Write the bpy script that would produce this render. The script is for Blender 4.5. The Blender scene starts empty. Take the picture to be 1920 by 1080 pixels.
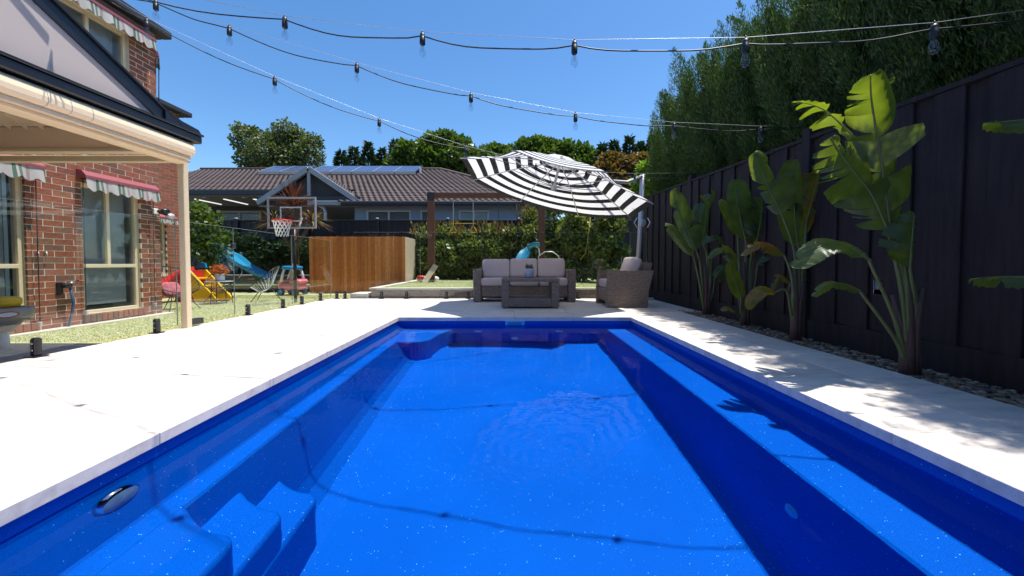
import bpy, math, random
import numpy as np
from mathutils import Vector, Matrix, Euler
rnd = random.Random(7)
rng = np.random.default_rng(11)
PI = math.pi
SC = bpy.context.scene
COL = SC.collection
# ------------------------------------------------------------------ camera, sky, sun, exposure
FPX, CX, CAMH = 705.0, 955.0, 0.77
PITCH = math.atan(FPX / 23000.0)
CY = 494 + FPX * math.tan(PITCH)
cam = bpy.data.cameras.new('camera'); camo = bpy.data.objects.new('camera', cam); COL.objects.link(camo)
SC.camera = camo
cam.sensor_width = 36; cam.lens = 36 * FPX / 1920
cam.shift_x = (960 - CX) / 1920; cam.shift_y = -(540 - CY) / 1920
cam.clip_start = .05; cam.clip_end = 2000
camo.location = (0, 0, CAMH); camo.rotation_euler = (PI / 2 - PITCH, 0, 0)
SUN_EL, SUN_AZ = math.radians(75), math.radians(14)
world = bpy.data.worlds.new('World'); SC.world = world; world.use_nodes = True
wn = world.node_tree.nodes
sky = wn.new('ShaderNodeTexSky'); sky.sky_type = 'NISHITA'; sky.sun_disc = False
sky.sun_elevation = SUN_EL; sky.sun_rotation = PI / 2 - SUN_AZ
sky.altitude = 0; sky.air_density = 1.0; sky.dust_density = .5; sky.ozone_density = 3.0
hsv = wn.new('ShaderNodeHueSaturation'); hsv.inputs['Saturation'].default_value = 1.24; hsv.inputs['Value'].default_value = 1.24
world.node_tree.links.new(sky.outputs[0], hsv.inputs['Color']); world.node_tree.links.new(hsv.outputs[0], wn['Background'].inputs[0])
wn['Background'].inputs[1].default_value = .118
sun = bpy.data.lights.new('sun', 'SUN'); sun.energy = 5.0; sun.angle = math.radians(.6); sun.color = (1, .965, .91)
suno = bpy.data.objects.new('sun', sun); COL.objects.link(suno)
suno.rotation_euler = Vector((math.cos(SUN_EL) * math.cos(SUN_AZ), math.cos(SUN_EL) * math.sin(SUN_AZ), math.sin(SUN_EL))).to_track_quat('Z', 'Y').to_euler()
sun.cycles.is_caustics_light = True
vs = SC.view_settings
vs.view_transform = 'Standard'; vs.look = 'None'; vs.gamma = 1; vs.exposure = 0.45; vs.use_curve_mapping = False
SC.cycles.transparent_max_bounces = 24; SC.cycles.max_bounces = 10
SC.cycles.use_denoising = True
SC.cycles.sample_clamp_indirect = 6

# ------------------------------------------------------------------ helpers
_F = np.array([0, math.cos(PITCH), -math.sin(PITCH)]); _U = np.array([0, math.sin(PITCH), math.cos(PITCH)])
def at(px, py, Y):
    'layout aid: the place at depth Y (metres from where the photographer stood) seen at a photo point'
    d = np.array([1., 0, 0]) * (px - CX) / FPX + _U * (CY - py) / FPX + _F
    p = np.array([0, 0, CAMH]) + d * Y / d[1]
    return Vector(p)
def wloc(o):
    v = Vector((0, 0, 0))
    while o is not None:
        v += o.location; o = o.parent
    return v
def tag(o, label=None, cat=None, group=None, kind=None):
    if label: o['label'] = label
    if cat: o['category'] = cat
    if group: o['group'] = group
    if kind: o['kind'] = kind
    return o
def thing(name, loc, label, cat, group=None):
    o = bpy.data.objects.new(name, None); COL.objects.link(o); o.location = loc; o.empty_display_size = .1
    return tag(o, label, cat, group)
class MB:
    def __init__(s): s.v = []; s.f = []; s.s = []; s.m = []
    def add(s, vs_, fs, smooth=False, mi=0):
        b = len(s.v); s.v += [tuple(v) for v in vs_]
        for f in fs: s.f.append(tuple(i + b for i in f)); s.s.append(smooth); s.m.append(mi)
        return s
    def box(s, x0, x1, y0, y1, z0, z1, mi=0):
        v = [(x, y, z) for z in (z0, z1) for y in (y0, y1) for x in (x0, x1)]
        return s.add(v, [(0, 2, 3, 1), (0, 1, 5, 4), (1, 3, 7, 5), (3, 2, 6, 7), (2, 0, 4, 6), (4, 5, 7, 6)], False, mi)
    def cbox(s, x0, x1, y0, y1, z0, z1, b=.005, mi=0):
        'box with chamfered edges'
        c = ((x0 + x1) / 2, (y0 + y1) / 2, (z0 + z1) / 2); h = ((x1 - x0) / 2, (y1 - y0) / 2, (z1 - z0) / 2)
        b = min(b, min(h) * .9)
        V = []; idx = {}
        for sx in (-1, 1):
            for sy in (-1, 1):
                for sz in (-1, 1):
                    for ax in range(3):
                        p = [c[i] + (sx, sy, sz)[i] * (h[i] - (0 if i == ax else b)) for i in range(3)]
                        idx[(sx, sy, sz, ax)] = len(V); V.append(p)
        Fs = []
        for ax in range(3):
            o1, o2 = (ax + 1) % 3, (ax + 2) % 3
            for sg in (-1, 1):
                q = []
                for a, bb in ((-1, -1), (1, -1), (1, 1), (-1, 1)):
                    k = [0, 0, 0]; k[ax] = sg; k[o1] = a; k[o2] = bb; q.append(idx[tuple(k) + (ax,)])
                Fs.append(tuple(q if sg > 0 else q[::-1]))
        for ax in range(3):
            o1, o2 = (ax + 1) % 3, (ax + 2) % 3
            for a in (-1, 1):
                for bb in (-1, 1):
                    k0 = [0, 0, 0]; k0[ax] = -1; k0[o1] = a; k0[o2] = bb; k1 = list(k0); k1[ax] = 1
                    q = (idx[tuple(k0) + (o1,)], idx[tuple(k1) + (o1,)], idx[tuple(k1) + (o2,)], idx[tuple(k0) + (o2,)])
                    Fs.append(q if a * bb > 0 else q[::-1])
        for sx in (-1, 1):
            for sy in (-1, 1):
                for sz in (-1, 1):
                    q = tuple(idx[(sx, sy, sz, ax)] for ax in range(3)); Fs.append(q if sx * sy * sz > 0 else q[::-1])
        return s.add(V, Fs, False, mi)
    def bar(s, p, q, w, h, up=(0, 0, 1), mi=0):
        p, q = Vector(p), Vector(q); d = (q - p).normalized(); u = Vector(up)
        sd = d.cross(u)
        if sd.length < 1e-4: sd = d.cross(Vector((1, 0, 0)))
        sd.normalize(); u = sd.cross(d)
        v = [e + sd * a * w / 2 + u * b * h / 2 for e in (p, q) for a, b in ((-1, -1), (1, -1), (1, 1), (-1, 1))]
        return s.add(v, [(0, 1, 2, 3), (7, 6, 5, 4), (0, 4, 5, 1), (1, 5, 6, 2), (2, 6, 7, 3), (3, 7, 4, 0)], False, mi)
    def tube(s, pts, r, n=8, caps=True, mi=0):
        pts = [Vector(p) for p in pts]; R = r if isinstance(r, (list, tuple)) else [r] * len(pts)
        V = []; prev = None
        for i, p in enumerate(pts):
            d = (pts[min(i + 1, len(pts) - 1)] - pts[max(i - 1, 0)]).normalized()
            if prev is None:
                a = d.cross(Vector((0, 0, 1)))
                if a.length < .05: a = d.cross(Vector((1, 0, 0)))
            else: a = prev - d * prev.dot(d)
            a.normalize(); prev = a; b = d.cross(a)
            V += [p + (a * math.cos(2 * PI * k / n) + b * math.sin(2 * PI * k / n)) * R[i] for k in range(n)]
        Fs = [(i * n + k, i * n + (k + 1) % n, (i + 1) * n + (k + 1) % n, (i + 1) * n + k) for i in range(len(pts) - 1) for k in range(n)]
        s.add(V, Fs, True, mi)
        if caps:
            m = (len(pts) - 1) * n; b = len(s.v) - len(V)
            s.f += [tuple(b + k for k in range(n))[::-1], tuple(b + m + k for k in range(n))]; s.s += [False, False]; s.m += [mi, mi]
        return s
    def lathe(s, prof, c, n=20, axis='z', mi=0, smooth=True):
        V = []
        for r, h in prof:
            for k in range(n):
                a = 2 * PI * k / n; x, y = r * math.cos(a), r * math.sin(a)
                V.append({'z': (c[0] + x, c[1] + y, c[2] + h), 'x': (c[0] + h, c[1] + x, c[2] + y), 'y': (c[0] + x, c[1] + h, c[2] + y)}[axis])
        Fs = [(i * n + k, i * n + (k + 1) % n, (i + 1) * n + (k + 1) % n, (i + 1) * n + k) for i in range(len(prof) - 1) for k in range(n)]
        return s.add(V, Fs, smooth, mi)
    def prism(s, poly, ext, mi=0, smooth=False):
        'polygon (3-D points) pushed along ext'
        n = len(poly); e = Vector(ext); a = [Vector(p) for p in poly]
        s.add(a + [p + e for p in a], [tuple(range(n))[::-1], tuple(range(n, 2 * n))], False, mi)
        b = len(s.v) - 2 * n
        for k in range(n): s.f.append((b + k, b + (k + 1) % n, b + n + (k + 1) % n, b + n + k)); s.s.append(smooth); s.m.append(mi)
        return s
    def grid(s, fn, nu, nv, smooth=True, mi=0):
        V = [fn(i / nu, j / nv) for j in range(nv + 1) for i in range(nu + 1)]
        return s.add(V, [(j * (nu + 1) + i, j * (nu + 1) + i + 1, (j + 1) * (nu + 1) + i + 1, (j + 1) * (nu + 1) + i) for j in range(nv) for i in range(nu)], smooth, mi)
    def xf(s, M): s.v = [tuple(M @ Vector(v)) for v in s.v]; return s
    def build(s, name, mat, parent=None, fix=True):
        me = bpy.data.meshes.new(name); o = bpy.data.objects.new(name, me); COL.objects.link(o)
        if parent is not None: o.parent = parent; off = wloc(parent)
        else: off = Vector((0, 0, 0))
        me.from_pydata([(v[0] - off.x, v[1] - off.y, v[2] - off.z) for v in s.v], [], s.f)
        me.polygons.foreach_set('use_smooth', s.s)
        for m in (mat if isinstance(mat, (list, tuple)) else [mat]): me.materials.append(m)
        if any(s.m): me.polygons.foreach_set('material_index', s.m)
        me.update(); return o
def npmesh(name, V, Fq, mat, parent=None, smooth=False):
    'fast mesh from numpy arrays: Fq is (n,k) vertex ids'
    me = bpy.data.meshes.new(name); o = bpy.data.objects.new(name, me); COL.objects.link(o)
    off = np.zeros(3)
    if parent is not None: o.parent = parent; off = np.array(wloc(parent))
    V = np.asarray(V, np.float32) - off.astype(np.float32); n, k = Fq.shape
    me.vertices.add(len(V)); me.vertices.foreach_set('co', V.ravel())
    me.loops.add(n * k); me.loops.foreach_set('vertex_index', Fq.astype(np.int32).ravel())
    me.polygons.add(n); me.polygons.foreach_set('loop_start', np.arange(0, n * k, k, dtype=np.int32))
    me.polygons.foreach_set('use_smooth', np.full(n, smooth))
    me.update(calc_edges=True); me.validate(); me.materials.append(mat); return o
def pillow(mb, c, sx, sy, sz, M=None, e=.3, n=14):
    'soft cushion: flattened superellipsoid with plump middle; half sizes'
    def sp(w, m): return math.copysign(abs(w) ** m, w)
    V = []
    for j in range(n + 1):
        v = -PI / 2 + PI * j / n
        for i in range(2 * n):
            u = -PI + PI * i / n
            V.append(Vector((sx * sp(math.cos(v), e) * sp(math.cos(u), e), sy * sp(math.cos(v), e) * sp(math.sin(u), e), sz * sp(math.sin(v), .62))))
    m = 2 * n
    Fs = [(j * m + i, j * m + (i + 1) % m, (j + 1) * m + (i + 1) % m, (j + 1) * m + i) for j in range(n) for i in range(m)]
    if M is None: M = Matrix.Identity(3)
    mb.add([M @ v + Vector(c) for v in V], Fs, True); return mb

# ------------------------------------------------------------------ materials
def nodes(name):
    m = bpy.data.materials.new(name); m.use_nodes = True; nt = m.node_tree
    return m, nt, nt.nodes['Principled BSDF'], nt.nodes['Material Output']
def mat(name, col, rough=.6, var=.12, scale=8., bump=0., bscale=60., metal=0., spec=.5, stretch=None, coat=0.):
    'plain surface with noise colour variation and fine relief'
    m, nt, p, out = nodes(name); N = nt.nodes.new; L = nt.links.new
    p.inputs['Roughness'].default_value = rough; p.inputs['Metallic'].default_value = metal
    p.inputs['Specular IOR Level'].default_value = spec; p.inputs['Coat Weight'].default_value = coat
    tc = N('ShaderNodeTexCoord'); src = tc.outputs['Object']
    if stretch:
        mp = N('ShaderNodeMapping'); mp.inputs['Scale'].default_value = stretch; L(src, mp.inputs[0]); src = mp.outputs[0]
    nz = N('ShaderNodeTexNoise'); nz.inputs['Scale'].default_value = scale; nz.inputs['Detail'].default_value = 5; L(src, nz.inputs['Vector'])
    hv = N('ShaderNodeMix'); hv.data_type = 'RGBA'
    hv.inputs[6].default_value = tuple(max(0, c * (1 - var)) for c in col) + (1,); hv.inputs[7].default_value = tuple(min(1, c * (1 + var)) for c in col) + (1,)
    L(nz.outputs['Fac'], hv.inputs[0]); L(hv.outputs[2], p.inputs['Base Color'])
    if bump:
        n2 = N('ShaderNodeTexNoise'); n2.inputs['Scale'].default_value = bscale; n2.inputs['Detail'].default_value = 4; L(src, n2.inputs['Vector'])
        bp = N('ShaderNodeBump'); bp.inputs['Strength'].default_value = bump; bp.inputs['Distance'].default_value = .01
        L(n2.outputs['Fac'], bp.inputs['Height']); L(bp.outputs[0], p.inputs['Normal'])
    return m
def ramp(nt, src, stops, interp='LINEAR'):
    r = nt.nodes.new('ShaderNodeValToRGB'); e = r.color_ramp.elements; r.color_ramp.interpolation = interp
    while len(e) < len(stops): e.new(.5)
    for q, (t, c) in zip(e, stops): q.position = t; q.color = tuple(c) + (1,)
    nt.links.new(src, r.inputs[0]); return r.outputs[0]
def pick(name, cols, rough=.8, per='object', bump=.3, bscale=90, amt=.25):
    'each piece takes its own colour of the list'
    m, nt, p, out = nodes(name); N = nt.nodes.new; L = nt.links.new
    if per == 'object': oi = N('ShaderNodeObjectInfo'); src = oi.outputs['Random']
    else: g = N('ShaderNodeNewGeometry'); src = g.outputs['Random Per Island']
    c = ramp(nt, src, [(i / len(cols), q) for i, q in enumerate(cols)], 'CONSTANT')
    tc = N('ShaderNodeTexCoord'); nz = N('ShaderNodeTexNoise'); nz.inputs['Scale'].default_value = bscale * .4; nz.inputs['Detail'].default_value = 6
    L(tc.outputs['Object'], nz.inputs['Vector'])
    mx = N('ShaderNodeMix'); mx.data_type = 'RGBA'; mx.blend_type = 'MULTIPLY'; mx.inputs[0].default_value = 1
    L(c, mx.inputs[6]); L(ramp(nt, nz.outputs['Fac'], [(.25, (1 - amt,) * 3), (.75, (1 + amt * .4,) * 3)]), mx.inputs[7]); L(mx.outputs[2], p.inputs['Base Color'])
    p.inputs['Roughness'].default_value = rough
    if bump:
        n2 = N('ShaderNodeTexNoise'); n2.inputs['Scale'].default_value = bscale; n2.inputs['Detail'].default_value = 4; L(tc.outputs['Object'], n2.inputs['Vector'])
        bp = N('ShaderNodeBump'); bp.inputs['Strength'].default_value = bump; bp.inputs['Distance'].default_value = .006
        L(n2.outputs['Fac'], bp.inputs['Height']); L(bp.outputs[0], p.inputs['Normal'])
    return m
def leafmat(name, cols, trans=.35, rough=.45, veins=False):
    m, nt, p, out = nodes(name); N = nt.nodes.new; L = nt.links.new
    g = N('ShaderNodeNewGeometry')
    src = g.outputs['Random Per Island']
    c = ramp(nt, src, [(i / max(1, len(cols) - 1), q) for i, q in enumerate(cols)])
    if veins:
        tc = N('ShaderNodeTexCoord'); nz = N('ShaderNodeTexNoise'); nz.inputs['Scale'].default_value = 9; L(tc.outputs['Object'], nz.inputs['Vector'])
        c = ramp(nt, nz.outputs['Fac'], [(.3 + .4 * i / max(1, len(cols) - 1), q) for i, q in enumerate(cols)])
        uv = N('ShaderNodeUVMap'); sp = N('ShaderNodeSeparateXYZ'); L(uv.outputs[0], sp.inputs[0])
        wv = N('ShaderNodeMath'); wv.operation = 'MULTIPLY'; wv.inputs[1].default_value = 260; L(sp.outputs[1], wv.inputs[0])
        sn = N('ShaderNodeMath'); sn.operation = 'SINE'; L(wv.outputs[0], sn.inputs[0])
        bp = N('ShaderNodeBump'); bp.inputs['Strength'].default_value = .12; bp.inputs['Distance'].default_value = .002
        L(sn.outputs[0], bp.inputs['Height']); L(bp.outputs[0], p.inputs['Normal'])
    L(c, p.inputs['Base Color']); p.inputs['Roughness'].default_value = rough
    tr = N('ShaderNodeBsdfTranslucent'); br = N('ShaderNodeMix'); br.data_type = 'RGBA'; br.blend_type = 'MULTIPLY'; br.inputs[0].default_value = 1
    L(c, br.inputs[6]); br.inputs[7].default_value = (4.8, 3.9, .35, 1) if veins else (1.5, 1.6, .6, 1); L(br.outputs[2], tr.inputs[0])
    mx = N('ShaderNodeMixShader'); mx.inputs[0].default_value = trans; L(p.outputs[0], mx.inputs[1]); L(tr.outputs[0], mx.inputs[2]); L(mx.outputs[0], out.inputs[0])
    return m
def glassmat(name, tint=(.93, .97, .96), ior=1.45, rough=0.):
    'clear sheet: what Fresnel reflects is mirrored, the rest passes straight through'
    m, nt, p, out = nodes(name); N = nt.nodes.new; L = nt.links.new; nt.nodes.remove(p)
    t = N('ShaderNodeBsdfTransparent'); t.inputs[0].default_value = tint + (1,)
    g = N('ShaderNodeBsdfGlossy'); g.inputs['Roughness'].default_value = rough; g.inputs[0].default_value = (1, 1, 1, 1)
    fr = N('ShaderNodeLayerWeight'); fr.inputs[0].default_value = .5; mx = N('ShaderNodeMixShader')
    r0 = ((ior - 1) / (ior + 1)) ** 2; pw = N('ShaderNodeMath'); pw.operation = 'POWER'; pw.inputs[1].default_value = 5; L(fr.outputs['Facing'], pw.inputs[0])   # Schlick's Fresnel, the same from either face
    ma = N('ShaderNodeMath'); ma.operation = 'MULTIPLY_ADD'; ma.inputs[1].default_value = 1 - r0; ma.inputs[2].default_value = r0; L(pw.outputs[0], ma.inputs[0])
    L(ma.outputs[0], mx.inputs[0]); L(t.outputs[0], mx.inputs[1]); L(g.outputs[0], mx.inputs[2]); L(mx.outputs[0], out.inputs[0]); return m
def stripemat(name, cols, freq, axis, rough=.8, trans=.0):
    m, nt, p, out = nodes(name); N = nt.nodes.new; L = nt.links.new
    tc = N('ShaderNodeTexCoord'); sp = N('ShaderNodeSeparateXYZ'); L(tc.outputs['Object'], sp.inputs[0])
    a = N('ShaderNodeMath'); a.operation = 'MULTIPLY'; a.inputs[1].default_value = freq; L(sp.outputs[axis], a.inputs[0])
    b = N('ShaderNodeMath'); b.operation = 'FRACT'; L(a.outputs[0], b.inputs[0])
    c = ramp(nt, b.outputs[0], cols, 'CONSTANT'); L(c, p.inputs['Base Color']); p.inputs['Roughness'].default_value = rough
    if trans:
        tr = N('ShaderNodeBsdfTranslucent'); L(c, tr.inputs[0]); mx = N('ShaderNodeMixShader'); mx.inputs[0].default_value = trans
        L(p.outputs[0], mx.inputs[1]); L(tr.outputs[0], mx.inputs[2]); L(mx.outputs[0], out.inputs[0])
    return m
def clothmat(name, col, trans=.3):
    m, nt, p, out = nodes(name); N = nt.nodes.new; L = nt.links.new
    p.inputs['Base Color'].default_value = col + (1,); p.inputs['Roughness'].default_value = .85
    tr = N('ShaderNodeBsdfTranslucent'); tr.inputs[0].default_value = col + (1,); mx = N('ShaderNodeMixShader'); mx.inputs[0].default_value = trans
    L(p.outputs[0], mx.inputs[1]); L(tr.outputs[0], mx.inputs[2]); L(mx.outputs[0], out.inputs[0]); return m
def wickermat(name, col):
    m, nt, p, out = nodes(name); N = nt.nodes.new; L = nt.links.new
    tc = N('ShaderNodeTexCoord'); sp = N('ShaderNodeSeparateXYZ'); L(tc.outputs['Object'], sp.inputs[0])
    ad = N('ShaderNodeMath'); ad.operation = 'ADD'; L(sp.outputs[0], ad.inputs[0]); L(sp.outputs[1], ad.inputs[1])
    cb = N('ShaderNodeCombineXYZ'); L(ad.outputs[0], cb.inputs[0]); L(sp.outputs[2], cb.inputs[1])
    bt = N('ShaderNodeTexBrick'); bt.inputs['Scale'].default_value = 1; bt.inputs['Brick Width'].default_value = .045; bt.inputs['Row Height'].default_value = .012
    bt.inputs['Mortar Size'].default_value = .0022; bt.inputs['Mortar Smooth'].default_value = .6; bt.inputs['Bias'].default_value = 0
    bt.inputs['Color1'].default_value = tuple(c * 1.25 for c in col) + (1,); bt.inputs['Color2'].default_value = tuple(c * .75 for c in col) + (1,); bt.inputs['Mortar'].default_value = tuple(c * .3 for c in col) + (1,)
    L(cb.outputs[0], bt.inputs['Vector']); L(bt.outputs['Color'], p.inputs['Base Color']); p.inputs['Roughness'].default_value = .6
    bp = N('ShaderNodeBump'); bp.inputs['Strength'].default_value = .6; bp.inputs['Distance'].default_value = .006; bp.invert = True
    L(bt.outputs['Fac'], bp.inputs['Height']); L(bp.outputs[0], p.inputs['Normal']); return m
def gelcoat():
    'blue fibreglass with pale metallic flecks'
    m, nt, p, out = nodes('blue_gelcoat'); N = nt.nodes.new; L = nt.links.new
    tc = N('ShaderNodeTexCoord')
    nz = N('ShaderNodeTexNoise'); nz.inputs['Scale'].default_value = 1.2; nz.inputs['Detail'].default_value = 6; L(tc.outputs['Object'], nz.inputs['Vector'])
    base = ramp(nt, nz.outputs['Fac'], [(.3, (.0, .080, .475)), (.7, (.0, .097, .55))])
    v = N('ShaderNodeTexVoronoi'); v.inputs['Scale'].default_value = 105; L(tc.outputs['Object'], v.inputs['Vector'])
    wn_ = N('ShaderNodeSeparateColor'); L(v.outputs['Color'], wn_.inputs[0])
    th = N('ShaderNodeMath'); th.operation = 'GREATER_THAN'; th.inputs[1].default_value = .86; L(wn_.outputs[0], th.inputs[0])
    sz = N('ShaderNodeMath'); sz.operation = 'MULTIPLY'; sz.inputs[1].default_value = .23; L(wn_.outputs[1], sz.inputs[0])
    ds = N('ShaderNodeMath'); ds.operation = 'LESS_THAN'; L(v.outputs['Distance'], ds.inputs[0]); L(sz.outputs[0], ds.inputs[1])
    fl = N('ShaderNodeMath'); fl.operation = 'MULTIPLY'; L(th.outputs[0], fl.inputs[0]); L(ds.outputs[0], fl.inputs[1])
    v2 = N('ShaderNodeTexNoise'); v2.inputs['Scale'].default_value = 260; v2.inputs['Detail'].default_value = 2; L(tc.outputs['Object'], v2.inputs['Vector'])
    fine = ramp(nt, v2.outputs['Fac'], [(.35, (.82, .82, .85)), (.72, (1.5, 1.4, 1.2))])
    mm = N('ShaderNodeMix'); mm.data_type = 'RGBA'; mm.blend_type = 'MULTIPLY'; mm.inputs[0].default_value = 1; L(base, mm.inputs[6]); L(fine, mm.inputs[7])
    mx = N('ShaderNodeMix'); mx.data_type = 'RGBA'; mx.inputs[7].default_value = (.22, .80, 1, 1); L(fl.outputs[0], mx.inputs[0]); L(mm.outputs[2], mx.inputs[6])
    L(mx.outputs[2], p.inputs['Base Color']); p.inputs['Roughness'].default_value = .5; p.inputs['Specular IOR Level'].default_value = .04; return m
def watermat():
    'still pool water: refraction plus a Fresnel mirror, the glare held back as through a polarising filter'
    m, nt, p, out = nodes('pool_water'); N = nt.nodes.new; L = nt.links.new; nt.nodes.remove(p)
    rf_ = N('ShaderNodeBsdfRefraction'); rf_.inputs['IOR'].default_value = 1.33; rf_.inputs['Roughness'].default_value = 0; rf_.inputs['Color'].default_value = (.96, .99, 1, 1)
    gl = N('ShaderNodeBsdfGlossy'); gl.inputs['Roughness'].default_value = 0; gl.inputs['Color'].default_value = (1, 1, 1, 1)
    lw = N('ShaderNodeLayerWeight'); lw.inputs[0].default_value = .5; pw = N('ShaderNodeMath'); pw.operation = 'POWER'; pw.inputs[1].default_value = 8.5; L(lw.outputs['Facing'], pw.inputs[0])
    fa = N('ShaderNodeMath'); fa.operation = 'MULTIPLY_ADD'; fa.inputs[1].default_value = .8; fa.inputs[2].default_value = .003; L(pw.outputs[0], fa.inputs[0])
    mx = N('ShaderNodeMixShader'); L(fa.outputs[0], mx.inputs[0]); L(rf_.outputs[0], mx.inputs[1]); L(gl.outputs[0], mx.inputs[2]); L(mx.outputs[0], out.inputs[0])
    tc = N('ShaderNodeTexCoord'); n1 = N('ShaderNodeTexNoise'); n1.inputs['Scale'].default_value = 5; n1.inputs['Detail'].default_value = 3; n1.inputs['Roughness'].default_value = .45
    L(tc.outputs['Object'], n1.inputs['Vector'])
    n2 = N('ShaderNodeTexNoise'); n2.inputs['Scale'].default_value = 1.1; n2.inputs['Detail'].default_value = 1; L(tc.outputs['Object'], n2.inputs['Vector'])
    mu = N('ShaderNodeMath'); mu.operation = 'MULTIPLY'; L(n1.outputs['Fac'], mu.inputs[0]); L(n2.outputs['Fac'], mu.inputs[1])
    last = mu.outputs[0]
    for (rx, ry, rr) in ((-.15, 1.62, .13), (.09, 1.86, .11)):   # two small drip rings
        vm = N('ShaderNodeVectorMath'); vm.operation = 'DISTANCE'; vm.inputs[1].default_value = (rx, ry, -.11); L(tc.outputs['Object'], vm.inputs[0])
        s1 = N('ShaderNodeMath'); s1.operation = 'SUBTRACT'; s1.inputs[1].default_value = rr; L(vm.outputs['Value'], s1.inputs[0])
        s2 = N('ShaderNodeMath'); s2.operation = 'ABSOLUTE'; L(s1.outputs[0], s2.inputs[0])
        mr = N('ShaderNodeMapRange'); mr.inputs[1].default_value = 0; mr.inputs[2].default_value = .02; mr.inputs[3].default_value = .22; mr.inputs[4].default_value = 0; mr.interpolation_type = 'SMOOTHSTEP'
        L(s2.outputs[0], mr.inputs[0]); ad = N('ShaderNodeMath'); ad.operation = 'ADD'; L(last, ad.inputs[0]); L(mr.outputs[0], ad.inputs[1]); last = ad.outputs[0]
    bp = N('ShaderNodeBump'); bp.inputs['Strength'].default_value = .09; bp.inputs['Distance'].default_value = .05; L(last, bp.inputs['Height'])
    for q in (rf_, gl, lw): L(bp.outputs[0], q.inputs['Normal'])
    return m
def travertine(name, col):
    m, nt, p, out = nodes(name); N = nt.nodes.new; L = nt.links.new
    tc = N('ShaderNodeTexCoord'); oi = N('ShaderNodeObjectInfo')
    ad = N('ShaderNodeVectorMath'); ad.operation = 'MULTIPLY_ADD'; ad.inputs[1].default_value = (1, 1, 1); L(tc.outputs['Object'], ad.inputs[0])
    cb = N('ShaderNodeCombineXYZ'); ml = N('ShaderNodeMath'); ml.operation = 'MULTIPLY'; ml.inputs[1].default_value = 40; L(oi.outputs['Random'], ml.inputs[0]); L(ml.outputs[0], cb.inputs[0]); L(ml.outputs[0], cb.inputs[1]); L(cb.outputs[0], ad.inputs[2])
    mp = N('ShaderNodeMapping'); mp.inputs['Scale'].default_value = (1, 3.2, 3); L(ad.outputs[0], mp.inputs[0])
    nz = N('ShaderNodeTexNoise'); nz.inputs['Scale'].default_value = 4; nz.inputs['Detail'].default_value = 8; nz.inputs['Roughness'].default_value = .62; L(mp.outputs[0], nz.inputs['Vector'])
    c1 = ramp(nt, nz.outputs['Fac'], [(.28, tuple(c * .78 for c in col)), (.5, col), (.75, tuple(min(1, c * 1.15) for c in col))])
    v = N('ShaderNodeTexVoronoi'); v.inputs['Scale'].default_value = 38; L(mp.outputs[0], v.inputs['Vector'])
    sc_ = N('ShaderNodeSeparateColor'); L(v.outputs['Color'], sc_.inputs[0])
    a = N('ShaderNodeMath'); a.operation = 'GREATER_THAN'; a.inputs[1].default_value = .9; L(sc_.outputs[0], a.inputs[0])
    b = N('ShaderNodeMath'); b.operation = 'LESS_THAN'; b.inputs[1].default_value = .2; L(v.outputs['Distance'], b.inputs[0])
    pit = N('ShaderNodeMath'); pit.operation = 'MULTIPLY'; L(a.outputs[0], pit.inputs[0]); L(b.outputs[0], pit.inputs[1])
    mx = N('ShaderNodeMix'); mx.data_type = 'RGBA'; mx.inputs[7].default_value = tuple(c * .35 for c in col) + (1,); L(pit.outputs[0], mx.inputs[0]); L(c1, mx.inputs[6])
    tone = N('ShaderNodeMix'); tone.data_type = 'RGBA'; tone.blend_type = 'MULTIPLY'; tone.inputs[0].default_value = 1; L(mx.outputs[2], tone.inputs[6])
    L(ramp(nt, oi.outputs['Random'], [(0, (.88, .87, .86)), (1, (1.06, 1.05, 1.03))]), tone.inputs[7]); L(tone.outputs[2], p.inputs['Base Color'])
    p.inputs['Roughness'].default_value = .72
    bp = N('ShaderNodeBump'); bp.inputs['Strength'].default_value = .3; bp.inputs['Distance'].default_value = .004; L(nz.outputs['Fac'], bp.inputs['Height']); L(bp.outputs[0], p.inputs['Normal']); return m
def solarmat():
    m, nt, p, out = nodes('solar_cells'); N = nt.nodes.new; L = nt.links.new
    tc = N('ShaderNodeTexCoord'); bt = N('ShaderNodeTexBrick'); bt.offset = 0; bt.inputs['Scale'].default_value = 1
    bt.inputs['Brick Width'].default_value = .165; bt.inputs['Row Height'].default_value = .165; bt.inputs['Mortar Size'].default_value = .008
    bt.inputs['Color1'].default_value = (.02, .035, .10, 1); bt.inputs['Color2'].default_value = (.025, .04, .12, 1); bt.inputs['Mortar'].default_value = (.25, .3, .4, 1)
    L(tc.outputs['Object'], bt.inputs['Vector']); L(bt.outputs['Color'], p.inputs['Base Color']); p.inputs['Roughness'].default_value = .15; return m
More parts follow.
